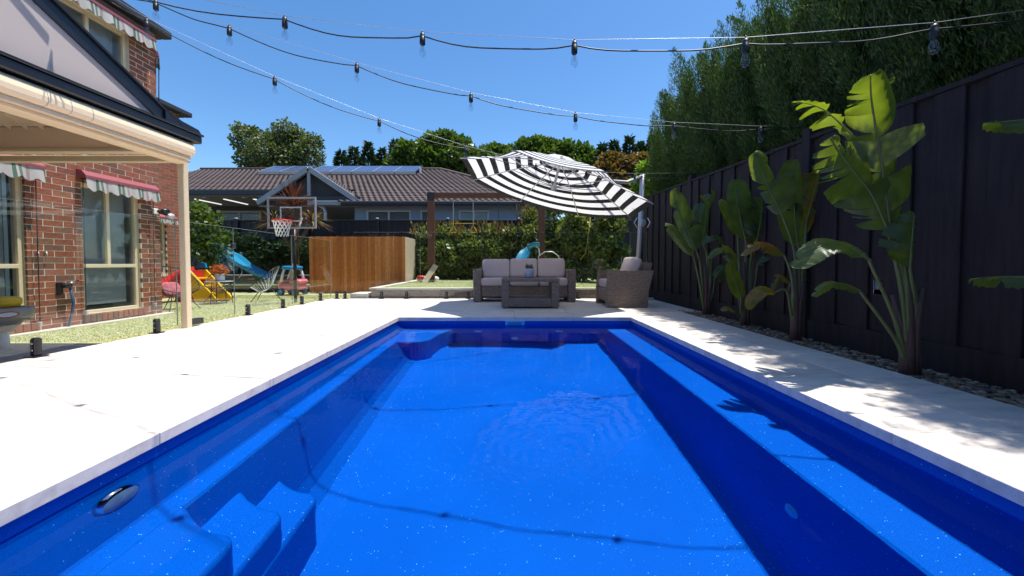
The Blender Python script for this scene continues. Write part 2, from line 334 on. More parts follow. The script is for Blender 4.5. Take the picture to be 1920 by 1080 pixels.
M = dict(
    deck=travertine('travertine', (.71, .635, .565)), grout=mat('paving_bed', (.42, .40, .37), .9), earth=mat('soil', (.10, .085, .06), .95, .3, 3, .4, 30),
    conc=mat('grey_paving', (.34, .32, .305), .8, .12, 4, .15, 80), gel=gelcoat(), water=watermat(),
    turf=mat('turf', (.42, .40, .21), .9, .14, 6, .12, 400), blade=leafmat('turf_blades', [(.28, .33, .10), (.40, .43, .18), (.50, .50, .28)], .3, .6),
    mortar=mat('mortar', (.66, .56, .44), .9, .12, 20, .3, 120),
    brick=pick('brick_faces', [(.30, .088, .042), (.33, .10, .048), (.27, .076, .036), (.20, .085, .05), (.31, .092, .044), (.35, .112, .055), (.25, .105, .06), (.29, .083, .04), (.32, .13, .068), (.16, .08, .055), (.325, .095, .046), (.28, .08, .038)], .85, amt=.35),
    brick2=pick('brick_faces_far', [(.30, .088, .042), (.33, .10, .048), (.27, .076, .036), (.22, .09, .05), (.31, .092, .044), (.35, .112, .055), (.26, .11, .06), (.29, .083, .04)], .85, 'island'),
    cream=mat('cream_powdercoat', (.74, .60, .40), .4, .04), white=mat('white_powdercoat', (.78, .75, .70), .35, .03), offw=mat('cream_pelmet', (.88, .68, .44), .38, .03),
    black=mat('black_metal', (.012, .012, .015), .35, .2), dgrey=mat('dark_charcoal_paint', (.016, .016, .020), .5, .15), soffit=mat('soffit_timber', (.30, .27, .22), .7),
    poly=clothmat('polycarbonate', (.74, .63, .57), .3), glass=glassmat('clear_glass'), winglass=glassmat('window_glass', (.86, .89, .90), 1.42), bulbglass=glassmat('bulb_glass', (.9, .93, .95), 1.5),
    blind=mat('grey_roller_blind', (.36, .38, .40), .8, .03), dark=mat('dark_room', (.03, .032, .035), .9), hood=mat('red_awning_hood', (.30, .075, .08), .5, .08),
    fence=mat('black_stained_timber', (.034, .028, .028), .8, .55, 5, .5, 40, spec=.25, stretch=(6, 6, .5)), fence2=mat('black_stained_fence', (.011, .0108, .014), .6, .3, 4, .3, 40, stretch=(4, 4, .6)),
    timber=mat('stained_timber_post', (.115, .042, .018), .6, .3, 10, .3, 50, stretch=(4, 4, .4)), boards=pick('treated_pine_boards', [(.58, .185, .034), (.64, .215, .04), (.51, .15, .027), (.60, .19, .035), (.68, .245, .053)], .7, bump=.35, bscale=26),
    pale=mat('weathered_and_sunlit_pine', (.55, .44, .31), .75, .2, 8, .3, 40), sleeper=pick('retaining_sleeper', [(.26, .19, .13), (.30, .225, .16), (.22, .155, .11)], .8, bump=.4, bscale=30), cap=mat('pale_capping', (.60, .54, .45), .75, .12, 6),
    wick=wickermat('grey_wicker', (.33, .25, .20)), wick2=wickermat('tan_wicker', (.34, .25, .19)), cush=mat('taupe_fabric', (.62, .51, .48), .95, .08, 9, .45, 9),
    alu=mat('silver_aluminium', (.56, .56, .57), .38, .04, metal=.35), wcloth=clothmat('white_canopy', (.86, .85, .84), .42), bcloth=clothmat('black_canopy', (.02, .02, .024), .12),
    gedge=mat('polished_glass_edge', (.25, .30, .29), .3), lensm=mat('lamp_lens', (.14, .24, .34), .15, .5, 30), pot=mat('white_glazed_pot', (.55, .57, .60), .3, .05), tealf=mat('teal_foot', (.02, .25, .30), .4), sky_blue=mat('skimmer_blue', (.05, .42, .80), .4), chrome=mat('chrome', (.6, .6, .62), .12, .05, metal=1), wplas=mat('white_plastic', (.72, .74, .76), .4, .05),
    red=mat('red_plastic', (.55, .03, .025), .35, .06), yellow=mat('yellow_plastic', (.80, .48, .01), .35, .06), blue=mat('blue_plastic', (.01, .22, .48), .35, .06), pink=mat('pink_plastic', (.75, .16, .24), .4, .06), tan=mat('tan_plastic', (.40, .34, .26), .5, .06), teal=mat('teal_slide_plastic', (.012, .22, .38), .35, .08),
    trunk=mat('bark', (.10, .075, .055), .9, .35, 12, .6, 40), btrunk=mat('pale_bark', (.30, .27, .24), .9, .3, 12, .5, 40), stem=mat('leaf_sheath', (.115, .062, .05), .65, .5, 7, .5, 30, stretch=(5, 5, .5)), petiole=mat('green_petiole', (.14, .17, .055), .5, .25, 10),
    nwall=mat('blue_grey_render', (.34, .42, .52), .8, .06, 5), nwhite=mat('neighbour_white_trim', (.62, .64, .66), .5, .05), tile=mat('brown_roof_tiles', (.09, .062, .055), .75, .35, 9, .3, 60), ntrim=mat('grey_fascia', (.33, .345, .36), .6, .05), gutter=mat('dark_gutter', (.028, .031, .04), .5, .1), ndark=mat('veranda_wall', (.06, .06, .058), .8), ceil=mat('veranda_ceiling', (.42, .41, .37), .7), nblind=mat('neighbour_blind', (.30, .34, .33), .7),
    solar=solarmat(), net=mat('white_net_cord', (.75, .75, .75), .8), orange=mat('red_rim', (.62, .05, .02), .4),
    cable=mat('black_rubber_cable', (.014, .014, .016), .45, .1), wire=mat('steel_wire', (.5, .52, .55), .4, .05, metal=.6),
    pebble=pick('pebbles', [(.28, .22, .15), (.20, .15, .10), (.34, .27, .19), (.25, .14, .07), (.13, .105, .085), (.40, .34, .26), (.19, .14, .10)], .7, 'island', .2, 40),
    rope=mat('yellow_rope', (.55, .40, .05), .8),
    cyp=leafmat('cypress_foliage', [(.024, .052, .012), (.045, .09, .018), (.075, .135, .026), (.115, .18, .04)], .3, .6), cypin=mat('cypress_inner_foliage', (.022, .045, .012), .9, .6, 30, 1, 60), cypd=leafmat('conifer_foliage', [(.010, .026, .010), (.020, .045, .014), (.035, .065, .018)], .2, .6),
    birch=leafmat('birch_leaves', [(.06, .085, .025), (.10, .13, .04), (.15, .175, .07)], .35, .5), broad=leafmat('broad_leaves', [(.035, .075, .012), (.07, .125, .018), (.13, .18, .03)], .35, .45),
    shrub=leafmat('shrub_leaves', [(.06, .09, .022), (.11, .15, .04), (.17, .21, .07), (.27, .28, .11)], .35, .4), lime=leafmat('lime_leaves', [(.12, .22, .015), (.20, .33, .03), (.28, .36, .05)], .45, .45), rust=leafmat('rusty_leaves', [(.10, .07, .02), (.18, .10, .03), (.20, .14, .04)], .35, .55),
    oleaf=leafmat('orange_leaves', [(.30, .06, .015), (.50, .13, .03), (.62, .2, .06)], .35, .5), cordy=leafmat('cordyline_leaves', [(.06, .016, .013), (.11, .03, .022), (.16, .055, .035)], .25, .4), cordg=leafmat('cordyline_dry_leaves', [(.16, .13, .07), (.25, .21, .10), (.10, .10, .06)], .25, .5),
    ban=leafmat('strelitzia_leaf', [(.038, .068, .024), (.055, .092, .032), (.075, .118, .042)], .40, .34, True), bany=leafmat('strelitzia_leaf_ageing', [(.05, .06, .012), (.10, .095, .02), (.12, .055, .02)], .34, .45, True), suc=leafmat('succulent', [(.05, .09, .03), (.10, .13, .04), (.16, .10, .06)], .1, .5),
    hose=mat('blue_hose', (.03, .09, .2), .5), bulbmetal=mat('filament', (.4, .36, .3), .4, metal=.5), tagm=mat('plant_tag_print', (.35, .38, .36), .5, .6, 60),
)
skylight_m, _nt, _p, _o = nodes('skylight_glow'); _p.inputs['Emission Color'].default_value = (1, .98, .95, 1); _p.inputs['Emission Strength'].default_value = .8; M['tube'] = skylight_m  # glow put in for daylight coming through the veranda skylight strips

# ------------------------------------------------------------------ THE SETTING
PX0, PX1, PYN, PYF = -1.59, 1.74, -1.3, 5.37      # water opening between the coping stones
WZ = -.11
g = MB()
for x0, x1, y0, y1 in ((-90, PX0 - .1, -40, 160), (PX1 + .1, 90, -40, 160), (PX0 - .1, PX1 + .1, PYF + .1, 160), (PX0 - .1, PX1 + .1, -40, PYN - .1)):
    g.add([(x0, y0, -.2), (x1, y0, -.2), (x1, y1, -.2), (x0, y1, -.2)], [(0, 1, 2, 3)])
tag(g.build('ground', M['earth']), kind='structure')
# deck bed and its pavers
deck = MB()
DL, DR, DF = -3.93, 2.74, 8.3
for x0, x1, y0, y1 in ((DL, PX0 - .05, PYN, DF), (PX1 + .05, DR, PYN, 6.2), (PX0 - .05, PX1 + .05, PYF + .05, DF), (PX1 + .05, 3.1, 6.2, DF)):
    deck.box(x0 + .006, x1 - .006, y0, y1, -.196, -.057)
deck = tag(deck.build('pool_deck', M['grout']), kind='structure')
_pv = {}
def paver(x0, x1, y0, y1):
    w, d = round(x1 - x0, 3), round(y1 - y0, 3)
    if (w, d) not in _pv:
        o = MB().cbox(-w / 2 + .0015, w / 2 - .0015, -d / 2 + .0015, d / 2 - .0015, -.055, 0, .003).build('paver', M['deck'], deck); _pv[(w, d)] = o
    else: o = _pv[(w, d)].copy(); COL.objects.link(o)
    o.location = ((x0 + x1) / 2, (y0 + y1) / 2, rnd.uniform(-.0007, .0007))
J0, JP = 1.69, .82
ys = [J0 + JP * k for k in range(-3, 5)]   # to 4.97
for xa, xb in ((-2.19, PX0), (-2.79, -2.19), (-3.39, -2.79), (DL, -3.39)):
    yy = [PYN] + [y for y in ys if y > PYN + .1] + [PYF]
    for a, b in zip(yy[:-1], yy[1:]): paver(xa, xb, a, b)
for xa, xb in ((PX1, 2.34), (2.34, DR)):
    yy = [PYN] + [y for y in ys if y > PYN + .1] + [PYF]
    for a, b in zip(yy[:-1], yy[1:]): paver(xa, xb, a, b)
xs_far = [DL, -3.23, -2.41, -1.59, -.757, .076, .909, 1.74, 2.34, DR]
for k, (a, b) in enumerate(((PYF, 5.97), (5.97, 6.57), (6.57, 7.17), (7.17, 7.77), (7.77, DF))):
    xx = xs_far if b < 6.3 else xs_far[:-1] + [3.1]
    for c, d in zip(xx[:-1], xx[1:]): paver(c, d, a, b)
# lawn, paving by the house, raised lawn
def sheet(name, m, x0, x1, y0, y1, z, n=1):
    return tag(MB().add([(x0, y0, z), (x1, y0, z), (x1, y1, z), (x0, y1, z)], [(0, 1, 2, 3)]).build(name, m), kind='structure')
sheet('patio_paving', M['conc'], -6.41, DL - .001, -3, 4.35, -.165)
tag(MB().box(-13, -3.95, 4.354, 12.1, -.19, -.161).build('lawn', M['turf']), kind='structure')
tag(MB().box(-3.05, 3.08, 8.52, 14.4, -.19, .2).build('raised_lawn', M['turf']), kind='structure')
tag(MB().box(-13, -3.3, 13.0, 14.4, -.19, .30).build('garden_terrace', M['turf']), kind='structure')
def blades(name, x0, x1, y0, y1, z, n, h):
    p = np.stack([rng.uniform(x0, x1, n), rng.uniform(y0, y1, n), np.full(n, z)], 1); a = rng.uniform(0, 2 * PI, n); ln = rng.normal(0, .35, (n, 2)) * h
    w = .006; dx = np.stack([np.cos(a) * w, np.sin(a) * w, np.zeros(n)], 1); tip = p + np.stack([ln[:, 0], ln[:, 1], h * rng.uniform(.6, 1.1, n)], 1)
    V = np.stack([p - dx, p + dx, tip], 1).reshape(-1, 3); return npmesh(name, V, np.arange(3 * n).reshape(-1, 3), M['blade'])
tag(blades('grass', -8.5, -3.97, 4.4, 11, -.161, 80000, .011), 'short green turf between the glass fence and the brick house', 'grass', kind='stuff')
tag(blades('grass', -3.0, 3.0, 8.6, 12.6, .2, 40000, .013), 'short green turf on the raised lawn behind the sofa', 'grass', kind='stuff')
# pebble bed
tag(MB().box(2.742, 3.09, PYN, 6.19, -.19, -.03).build('gravel_bed', M['earth']), kind='structure')
def pebbles():
    n = 4200; t = (1 + 5 ** .5) / 2
    ico = np.array([(-1, t, 0), (1, t, 0), (-1, -t, 0), (1, -t, 0), (0, -1, t), (0, 1, t), (0, -1, -t), (0, 1, -t), (t, 0, -1), (t, 0, 1), (-t, 0, -1), (-t, 0, 1)], float); ico /= np.linalg.norm(ico[0])
    fc = np.array([(0, 11, 5), (0, 5, 1), (0, 1, 7), (0, 7, 10), (0, 10, 11), (1, 5, 9), (5, 11, 4), (11, 10, 2), (10, 7, 6), (7, 1, 8), (3, 9, 4), (3, 4, 2), (3, 2, 6), (3, 6, 8), (3, 8, 9), (4, 9, 5), (2, 4, 11), (6, 2, 10), (8, 6, 7), (9, 8, 1)])
    y = .9 + 5.3 * rng.uniform(0, 1, n) ** 1.3
    c = np.stack([rng.uniform(2.76, 3.06, n), y, rng.uniform(-.03, -.002, n)], 1); s = rng.uniform(.009, .024, (n, 1)) * np.stack([rng.uniform(.8, 1.5, n), rng.uniform(.8, 1.5, n), rng.uniform(.4, .7, n)], 1)
    a = rng.uniform(0, 2 * PI, n); V = ico[None] * s[:, None]; x = V[..., 0] * np.cos(a)[:, None] - V[..., 1] * np.sin(a)[:, None]; yy = V[..., 0] * np.sin(a)[:, None] + V[..., 1] * np.cos(a)[:, None]
    V = np.stack([x, yy, V[..., 2]], 2) + c[:, None]
    return npmesh('pebbles', V.reshape(-1, 3), (fc[None] + 12 * np.arange(n)[:, None, None]).reshape(-1, 3), M['pebble'], None, True)
tag(pebbles(), 'brown and grey river pebbles along the foot of the black fence', 'pebbles', kind='stuff')

# ------------------------------------------------------------------ swimming pool
pool = thing('swimming_pool', (0, 2.2, -1.26), 'blue flecked fibreglass swimming pool with steps and bench', 'pool')
def recv(o): o.cycles.is_caustics_receiver = True; return o
FZ = -1.26; W0, W1 = PX0 - .03, PX1 + .03; YN, YF = PYN - .03, PYF + .03
sh = MB()
# section of the shell: rim, wall to ledge, ledge, lower wall, rounded toe, floor
def section(side):
    if side < 0: return [(W0, -.057), (W0 + .012, -.1), (W0 + .02, -.16), (-1.50, -.44), (-1.485, -.45), (-1.39, -.45), (-1.375, -.462), (-1.26, -1.10), (-1.22, -1.19), (-1.14, -1.245), (-1.0, FZ)]
    return [(W1, -.057), (W1 - .012, -.1), (W1 - .02, -.16), (1.66, -.42), (1.645, -.43), (1.41, -.43), (1.395, -.442), (1.33, -1.10), (1.30, -1.19), (1.23, -1.245), (1.1, FZ)]
prof = section(-1) + section(1)[::-1]
n = len(prof)
ya, yb = YN, YF
V = [(x, ya, z) for x, z in prof] + [(x, yb, z) for x, z in prof]
sh.add(V, [(i, i + 1, n + i + 1, n + i) for i in range(n - 1)], False)
for y, s_ in ((ya, 1), (yb, -1)):
    sh.add([(x, y, z) for x, z in prof], [tuple(range(n))[::s_]], False)
sh = recv(sh.build('shell', M['gel'], pool))
def slab_block(name, poly, z1, z0=FZ - .01, bev=.026):
    'solid step: plan outline, softened top edge'
    mb = MB(); n = len(poly); c = Vector((sum(p[0] for p in poly) / n, sum(p[1] for p in poly) / n))
    def off(k, d):
        p0, p1, p2 = Vector(poly[k - 1]), Vector(poly[k]), Vector(poly[(k + 1) % n]); a = (p1 - p0).normalized(); b = (p2 - p1).normalized()
        nn = Vector((-(a.y + b.y), a.x + b.x)); nn = nn.normalized() if nn.length > 1e-6 else Vector((-a.y, a.x)); return p1 + nn * d
    rings = [[(p[0], p[1], z0) for p in poly], [(p[0], p[1], z1 - bev) for p in poly]]
    for t in (.2, .4, .6, .8, 1): rings.append([tuple(off(k, bev * (1 - math.cos(t * PI / 2)))) + (z1 - bev + bev * math.sin(t * PI / 2),) for k in range(n)])
    mb.add([v for r in rings for v in r], [(j * n + k, j * n + (k + 1) % n, (j + 1) * n + (k + 1) % n, (j + 1) * n + k) for j in range(6) for k in range(n)], False)
    mb.add(rings[-1], [tuple(range(n))], False)
    return recv(mb.build(name, M['gel'], pool))
def step_poly(yc, x1, xw):
    pts = [(xw, YN + .01), (x1, YN + .01), (x1, yc - .1)]
    for k in range(7):
        a = k / 6 * PI / 2; pts.append((x1 - .075 + .075 * math.cos(a), yc - .1 + .085 * math.sin(a)))
    L_ = xw + .0
    for k in range(1, 11):
        t = k / 10; pts.append((x1 - .075 + (L_ - x1 + .075) * t, yc - .015 + .24 * (t * t * (3 - 2 * t))))
    return pts
for i, (yc, z1) in enumerate(((1.45, -.452), (1.745, -.665), (2.03, -.88))):
    slab_block('step', step_poly(yc, -1.04 + .006 * i, -1.60 + .004 * i), z1)
seat = [(-1.603, 4.55), (-1.2, 4.55)] + [(-1.2 + .22 * math.sin(a), 4.77 - .22 * math.cos(a)) for a in [k / 8 * PI / 2 for k in range(1, 9)]] + [(-.93, 5.05), (-.85, 5.25), (-.78, YF - .002), (-1.603, YF - .002)]
slab_block('corner_seat', seat, -.46)
sk = MB().cbox(-.06, .22, YF - .035, YF - .005, -.135, -.052, .006).build('skimmer', M['sky_blue'], pool)
MB().box(-.02, .18, YF - .0395, YF - .0345, -.122, -.07).build('skimmer_flap', M['teal'], sk)
for x, z in ((-.45, -.6), (.72, -.6), (.08, -1.02)):
    recv(MB().lathe([(0, -.025), (.045, -.025), (.06, -.012), (.062, 0)], (x, YF - .002, z), 20, 'y').build('return_jet', M['wplas'], pool))
lt = recv(MB().lathe([(.085, 0), (.085, .02), (.07, .03)], (-1.575, 1.47, -.25), 24, 'x').build('pool_light', M['chrome'], pool))
recv(MB().lathe([(.07, .03), (.05, .038), (0, .04)], (-1.575, 1.47, -.25), 24, 'x').build('lens', M['lensm'], lt))
recv(MB().lathe([(0, -.015), (.03, -.015), (.045, 0)], (1.366, 1.78, -.78), 20, 'x').build('suction_cover', M['sky_blue'], pool))
wt = MB().grid(lambda u, v: (W0 + .013 + (W1 - W0 - .026) * u, YN + .001 + (YF - YN - .002) * v, WZ), 1, 1).build('water', M['water'])
tag(wt, kind='structure'); wt.cycles.is_caustics_caster = True

# ------------------------------------------------------------------ brick house on the left
HX, HY1 = -6.41, 6.92                     # wall plane facing the pool and its far corner
GZ = -.17
house = thing('brick_house', (-8, 5, GZ), 'two storey red brick house with cream windows beside the patio', 'house')
HT = 4.95
wins = [(3.55, 5.0, -.02, 2.02), (5.66, 6.55, .0, 1.98), (5.35, 6.45, 3.35, 4.62)]   # openings y0,y1,z0,z1
def wall_panel(mb, x, y0, y1, z0, z1, holes, th=.2):
    ycuts = sorted({y0, y1, *[h[0] for h in holes], *[h[1] for h in holes]}); zc = sorted({z0, z1, *[h[2] for h in holes], *[h[3] for h in holes]})
    for a, b in zip(ycuts[:-1], ycuts[1:]):
        for c, d in zip(zc[:-1], zc[1:]):
            if any(h[0] <= a and b <= h[1] and h[2] <= c and d <= h[3] for h in holes): continue
            mb.box(x - th, x, a, b, c, d)
w1 = MB(); wall_panel(w1, HX, -4.4, HY1, GZ, HT, wins); wall_m = w1.build('wall', M['mortar'], house)
_bk = {}
def brick_obj(y0, y1, z0, z1, x, parent):
    L_ = round(y1 - y0, 3)
    if L_ not in _bk: o = MB().cbox(-.03, .0035, -L_ / 2, L_ / 2, 0, z1 - z0, .002).build('brick', M['brick']); o.parent = parent; _bk[L_] = o
    else: o = _bk[L_].copy(); COL.objects.link(o)
    o.location = Vector((x + rnd.uniform(-.0015, .0015), (y0 + y1) / 2, z0)) - wloc(parent)
CRS, BH, BL, JT = .0857, .0742, .229, .0115
def courses(x, y0, y1, z0, z1, holes, emit):
    k = 0; z = z0
    while z + BH <= z1 + .001:
        segs = [(y0, y1)]
        for h in holes:
            if z + BH > h[2] + .002 and z < h[3] - .002:
                segs = [q for s_ in segs for q in ((s_[0], min(s_[1], h[0])), (max(s_[0], h[1]), s_[1])) if q[1] - q[0] > .03]
        for a, b in segs:
            y = b - (0 if k % 2 else .12)
            if k % 2 == 0: emit(max(a, b - .11), b, z, z + BH)
            while y > a + .03:
                emit(max(a, y - BL), y, z, z + BH); y -= BL + JT
        z += CRS; k += 1
courses(HX, 4.86, HY1, GZ + .01, 2.42, wins, lambda a, b, c, d: brick_obj(a, b, c, d, HX, wall_m))
courses(HX, 5.75, HY1, 2.42 + .0, HT - .03, wins, lambda a, b, c, d: brick_obj(a, b, c, d, HX, wall_m) if c > 3.2 else None)
rest = MB()
courses(HX, -4.4, 4.85, GZ + .01, 2.42, wins, lambda a, b, c, d: rest.box(HX - .03, HX + .006, a, b, c, d))
courses(HX, -4.4, 5.74, 2.43, HT - .03, wins, lambda a, b, c, d: rest.box(HX - .03, HX + .006, a, b, c, d))
courses(HX, 5.75, HY1, 2.42, 3.28, wins, lambda a, b, c, d: rest.box(HX - .03, HX + .006, a, b, c, d))
# the set-back wing
WX, WY0, WY1 = -9.2, HY1, 10.6
wh = [(9.55, 10.1, .5, 1.95)]
w2 = MB(); wall_panel(w2, WX, WY0, WY1, GZ, HT, wh); w2.box(WX - .2, HX - .2, HY1 - .2, HY1 - .001, GZ, HT); w2.build('wing_wall', M['mortar'], house)
courses(WX, WY0, WY1, GZ + .01, HT - .03, wh, lambda a, b, c, d: rest.box(WX - .03, WX + .006, a, b, c, d))
z = GZ + .01; k = 0
while z < HT - .1:      # the end wall that looks away from the pool
    x = HX - (0 if k % 2 else .12)
    while x > WX + .2: rest.box(x - BL, x, HY1 - .03, HY1 + .006, z, z + BH); x -= BL + JT
    z += CRS; k += 1
tag(rest.build('bricks', M['brick2'], house), kind='stuff')
# sill bricks under the windows
for (y0, y1, z0, z1) in wins[:2]:
    y = y0 - .03
    while y < y1 + .02:
        o = MB().cbox(HX - .05, HX + .035, y, y + .072, z0 - .115, z0 - .012, .004).build('sill_brick', M['brick'], wall_m); y += .082
    MB().box(HX - .1, HX + .004, y0 - .03, y1 + .03, z0 - .11, z0 - .02).build('sill_bed', M['mortar'], wall_m)
MB().box(HX + .001, HX + .16, 4.4, 7.02, GZ, GZ + .03).build('concrete_edge', M['cap'], house)
def window(y0, y1, z0, z1, x, split, drop):
    fr = MB(); t = .05; xa, xb = x - .12, x - .05
    fr.cbox(xa, xb, y0, y0 + t, z0, z1, .004); fr.cbox(xa, xb, y1 - t, y1, z0, z1, .004); fr.cbox(xa, xb, y0 + t, y1 - t, z1 - t, z1, .004); fr.cbox(xa, xb + .015, y0 + t, y1 - t, z0, z0 + t, .004)
    w = fr.build('window', M['cream'], house)
    zs = z0 + split * (z1 - z0); ym = y0 + .47 * (y1 - y0)
    MB().cbox(xa + .01, xb + .006, y0 + t, y1 - t, zs - .028, zs + .028, .004).build('transom', M['cream'], w)
    MB().cbox(xa + .012, xb + .002, ym - .025, ym + .025, zs + .028, z1 - t, .004).build('mullion', M['cream'], w)
    for a, b, c, d in ((y0 + t, y1 - t, z0 + t, zs - .028), (y0 + t, ym - .025, zs + .028, z1 - t), (ym + .025, y1 - t, zs + .028, z1 - t)):
        MB().box(xa + .028, xa + .034, a, b, c, d).build('pane', M['winglass'], w)
    MB().box(xa - .07, xa - .066, y0 + .03, y1 - .09, z0 + drop * (z1 - z0), z1 - .01).build('roller_blind', M['blind'], w)
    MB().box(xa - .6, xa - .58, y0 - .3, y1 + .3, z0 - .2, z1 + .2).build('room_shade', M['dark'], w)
    return w
window(*wins[0], HX, .37, .02); window(*wins[1], HX, .37, .06); window(*wins[2], HX, .0, .0) if False else window(*wins[2], HX, .3, .35)
window(*wh[0], WX, .4, .2)
awn = stripemat('awning_stripes', [(0, (.50, .47, .43)), (.30, (.10, .17, .12)), (.42, (.50, .47, .43)), (.50, (.13, .20, .15)), (.60, (.50, .47, .43)), (.72, (.38, .27, .27)), (.84, (.50, .47, .43))], 3.1, 1, .85, .2)
def awning(y0, y1, zt, x, rod=None, out=.15, drop=.2):
    hd = MB().prism([(x + .006, y0, zt), (x + out * .55, y0, zt - .015), (x + out, y0, zt - .09), (x + out, y0, zt - .13), (x + .006, y0, zt - .13)], (0, y1 - y0, 0)).build('awning', M['hood'], house)
    n = 80
    def vf(u, v):
        y = y0 + .01 + (y1 - y0 - .02) * u; sc = abs(math.sin(u * PI * (y1 - y0) / .17))
        z = zt - .12 - v * (drop - .055 * (1 - sc)); return (x + out - .012 + .012 * math.sin(u * 40) * v + .02 * v, y, z)
    MB().grid(vf, n, 4).build('valance', awn, hd)
    MB().grid(lambda u, v: (x + .02 + (out - .03) * v, y0 + .01 + (y1 - y0 - .02) * u, zt - .135 - .05 * v), 4, 2).build('folded_canvas', awn, hd)
    if rod:
        for y in (y0 + .03, y1 - .05):
            MB().tube([(x + .07, y, zt - .12), (x + .055, y, rod)], .006, 6).build('pull_rod', M['gutter'], hd)
            MB().cbox(x, x + .075, y - .015, y + .015, rod - .03, rod + .03, .006).build('rod_cleat', M['alu'], hd)
awning(3.5, 5.12, 2.17, HX, -.05); awning(5.6, 6.78, 2.17, HX, .03); awning(5.2, 6.8, 4.83, HX, None); awning(9.5, 10.15, 2.06, WX, None, .3, .15)
# awning on the end wall, seen edge-on past the corner
hd = MB().prism([(-7.3, HY1 + .007, 4.72), (-7.3, HY1 + .12, 4.70), (-7.3, HY1 + .17, 4.6), (-7.3, HY1 + .007, 4.56)], (.82, 0, 0)).build('awning', M['hood'], house)
MB().grid(lambda u, v: (-7.29 + .8 * u, HY1 + .165 + .02 * v, 4.6 - v * (.24 - .05 * abs(math.sin(u * 16)))), 40, 4).build('valance', awn, hd)
for x in (-6.52, -6.46): MB().tube([(x, HY1 + .13, 4.55), (x, HY1 + .09, 3.3)], .008, 6).build('pull_rod', M['gutter'], hd)
# eaves, gutters and roof
ro = MB(); ro.add([(-6.25, .3, HT + .06), (-6.25, 7.06, HT + .06), (-9.8, 4.2, 6.6), (-9.8, .3, 6.6)], [(0, 1, 2, 3)]); ro.add([(-6.25, 7.06, HT + .06), (-9.05, 7.06, HT + .06), (-9.8, 4.2, 6.6)], [(0, 1, 2)])
ro.add([(-9.02, 7.05, HT + .06), (-9.02, 10.78, HT + .06), (-11.5, 8.5, 6.3), (-9.8, 4.2, 6.6)], [(0, 1, 2, 3)]); ro.add([(-9.02, 10.78, HT + .06), (-13, 10.78, HT + .06), (-11.5, 8.5, 6.3)], [(0, 1, 2)])
roof = ro.build('roof', M['tile'], house)
gu = MB(); gu.cbox(-6.40, -6.22, .3, 7.08, HT - .06, HT + .07, .02); gu.cbox(-9.05, -6.4, 6.93, 7.08, HT - .06, HT + .07, .02); gu.build('gutter', M['gutter'], roof)
gu = MB(); gu.cbox(-9.19, -8.98, 7.1, 10.8, HT - .06, HT + .07, .02); gu.cbox(-13, -9.19, 10.62, 10.8, HT - .06, HT + .07, .02); gu.build('gutter', M['gutter'], roof)
MB().box(-6.41, -6.40, .5, 6.92, HT - .1, HT - .061).build('soffit', M['soffit'], roof)
# flood lamps on the corner, tap with hose, hooks
fl = MB().cbox(HX + .006, HX + .05, 6.76, 6.86, 1.66, 1.76, .01).build('flood_lamp', M['white'], house)
for y, z, yy in ((6.88, 1.74, .12), (6.98, 1.66, .1)):
    MB().tube([(HX + .03, 6.82, 1.71), (HX + .09, y, z)], .018, 8).build('lamp_arm', M['black'], fl)
    MB().lathe([(0, -.05), (.025, -.05), (.05, .03), (.052, .07), (0, .065)], (HX + .1, y + .02, z - .01), 14, 'y').build('lamp_head', M['black'] if y < 6.9 else M['alu'], fl)
tp = MB().cbox(HX + .006, HX + .035, 5.30, 5.37, .32, .50, .006).build('tap', M['black'], house)
MB().cbox(HX + .035, HX + .12, 5.33, 5.43, .42, .49, .02).build('hose_timer', M['black'], tp)
MB().tube([(HX + .08, 5.52, .52), (HX + .08, 5.36, .47)], .014, 8).build('spout', M['chrome'], tp)
MB().tube([(HX + .09, 5.40, .44), (HX + .1, 5.43, .2), (HX + .07, 5.42, 0), (HX + .05, 5.40, -.15)], .016, 8).build('hose', M['hose'], tp)
for y in (5.10, 5.19): MB().tube([(HX + .006, y, .92), (HX + .03, y, .93), (HX + .035, y, .86)], .008, 6).build('rod_hook', M['alu'], house)

# ------------------------------------------------------------------ patio cover (gable end over the fence line)
patio = thing('patio_cover', (-3.85, 4.47, 0), 'cream framed patio roof with black gable trim and white blind pelmet', 'patio cover')
MB().cbox(-3.90, -3.822, 4.445, 4.515, -.19, 2.02, .006).build('post', M['cream'], patio)
pel = MB()
pp = [(-3.86, 1.995), (-3.66, 1.995), (-3.625, 2.005), (-3.605, 2.03), (-3.605, 2.07), (-3.62, 2.12), (-3.655, 2.15), (-3.72, 2.16), (-3.86, 2.16)]
pel.prism([(x, -1.2, z) for x, z in pp], (0, 5.56, 0)); pel = pel.build('blind_pelmet', M['offw'], patio)
for y in (2.98, 3.14, 3.3): MB().prism([(x + (.002 if x > -3.8 else 0), y, z + (.002 if z > 2.1 else 0)) for x, z in pp], (0, .004, 0)).build('pelmet_joint', M['ntrim'], pel)
MB().cbox(-3.87, -3.65, -1.2, 4.35, 1.955, 1.992, .004).build('lower_rail', M['cream'], patio)
MB().cbox(-3.86, -3.70, -1.2, 4.40, 1.925, 1.953, .004).build('blind_hem', M['offw'], patio)
MB().cbox(-6.40, -3.87, 4.08, 4.15, 2.00, 2.235, .004).build('crossbeam', M['offw'], patio)
MB().cbox(-6.40, -3.87, 4.05, 4.16, 1.965, 1.998, .004).build('crossbeam_flange', M['cream'], patio)
MB().cbox(-6.40, -3.906, 4.42, 4.50, 1.96, 2.03, .004).build('end_rail', M['cream'], patio)
RY = 1.9
def slope(y): return 2.27 + .5 * (3.94 - y)
RZ = slope(RY)
rf = MB()
for sgn in (1, -1):
    e = RY + sgn * (4.42 - RY); rf.prism([(-6.4, e, slope(4.42) + .06), (-6.4, RY, RZ + .06), (-6.4, RY, RZ + .12), (-6.4, e, slope(4.42) + .12)], (2.72, 0, 0))
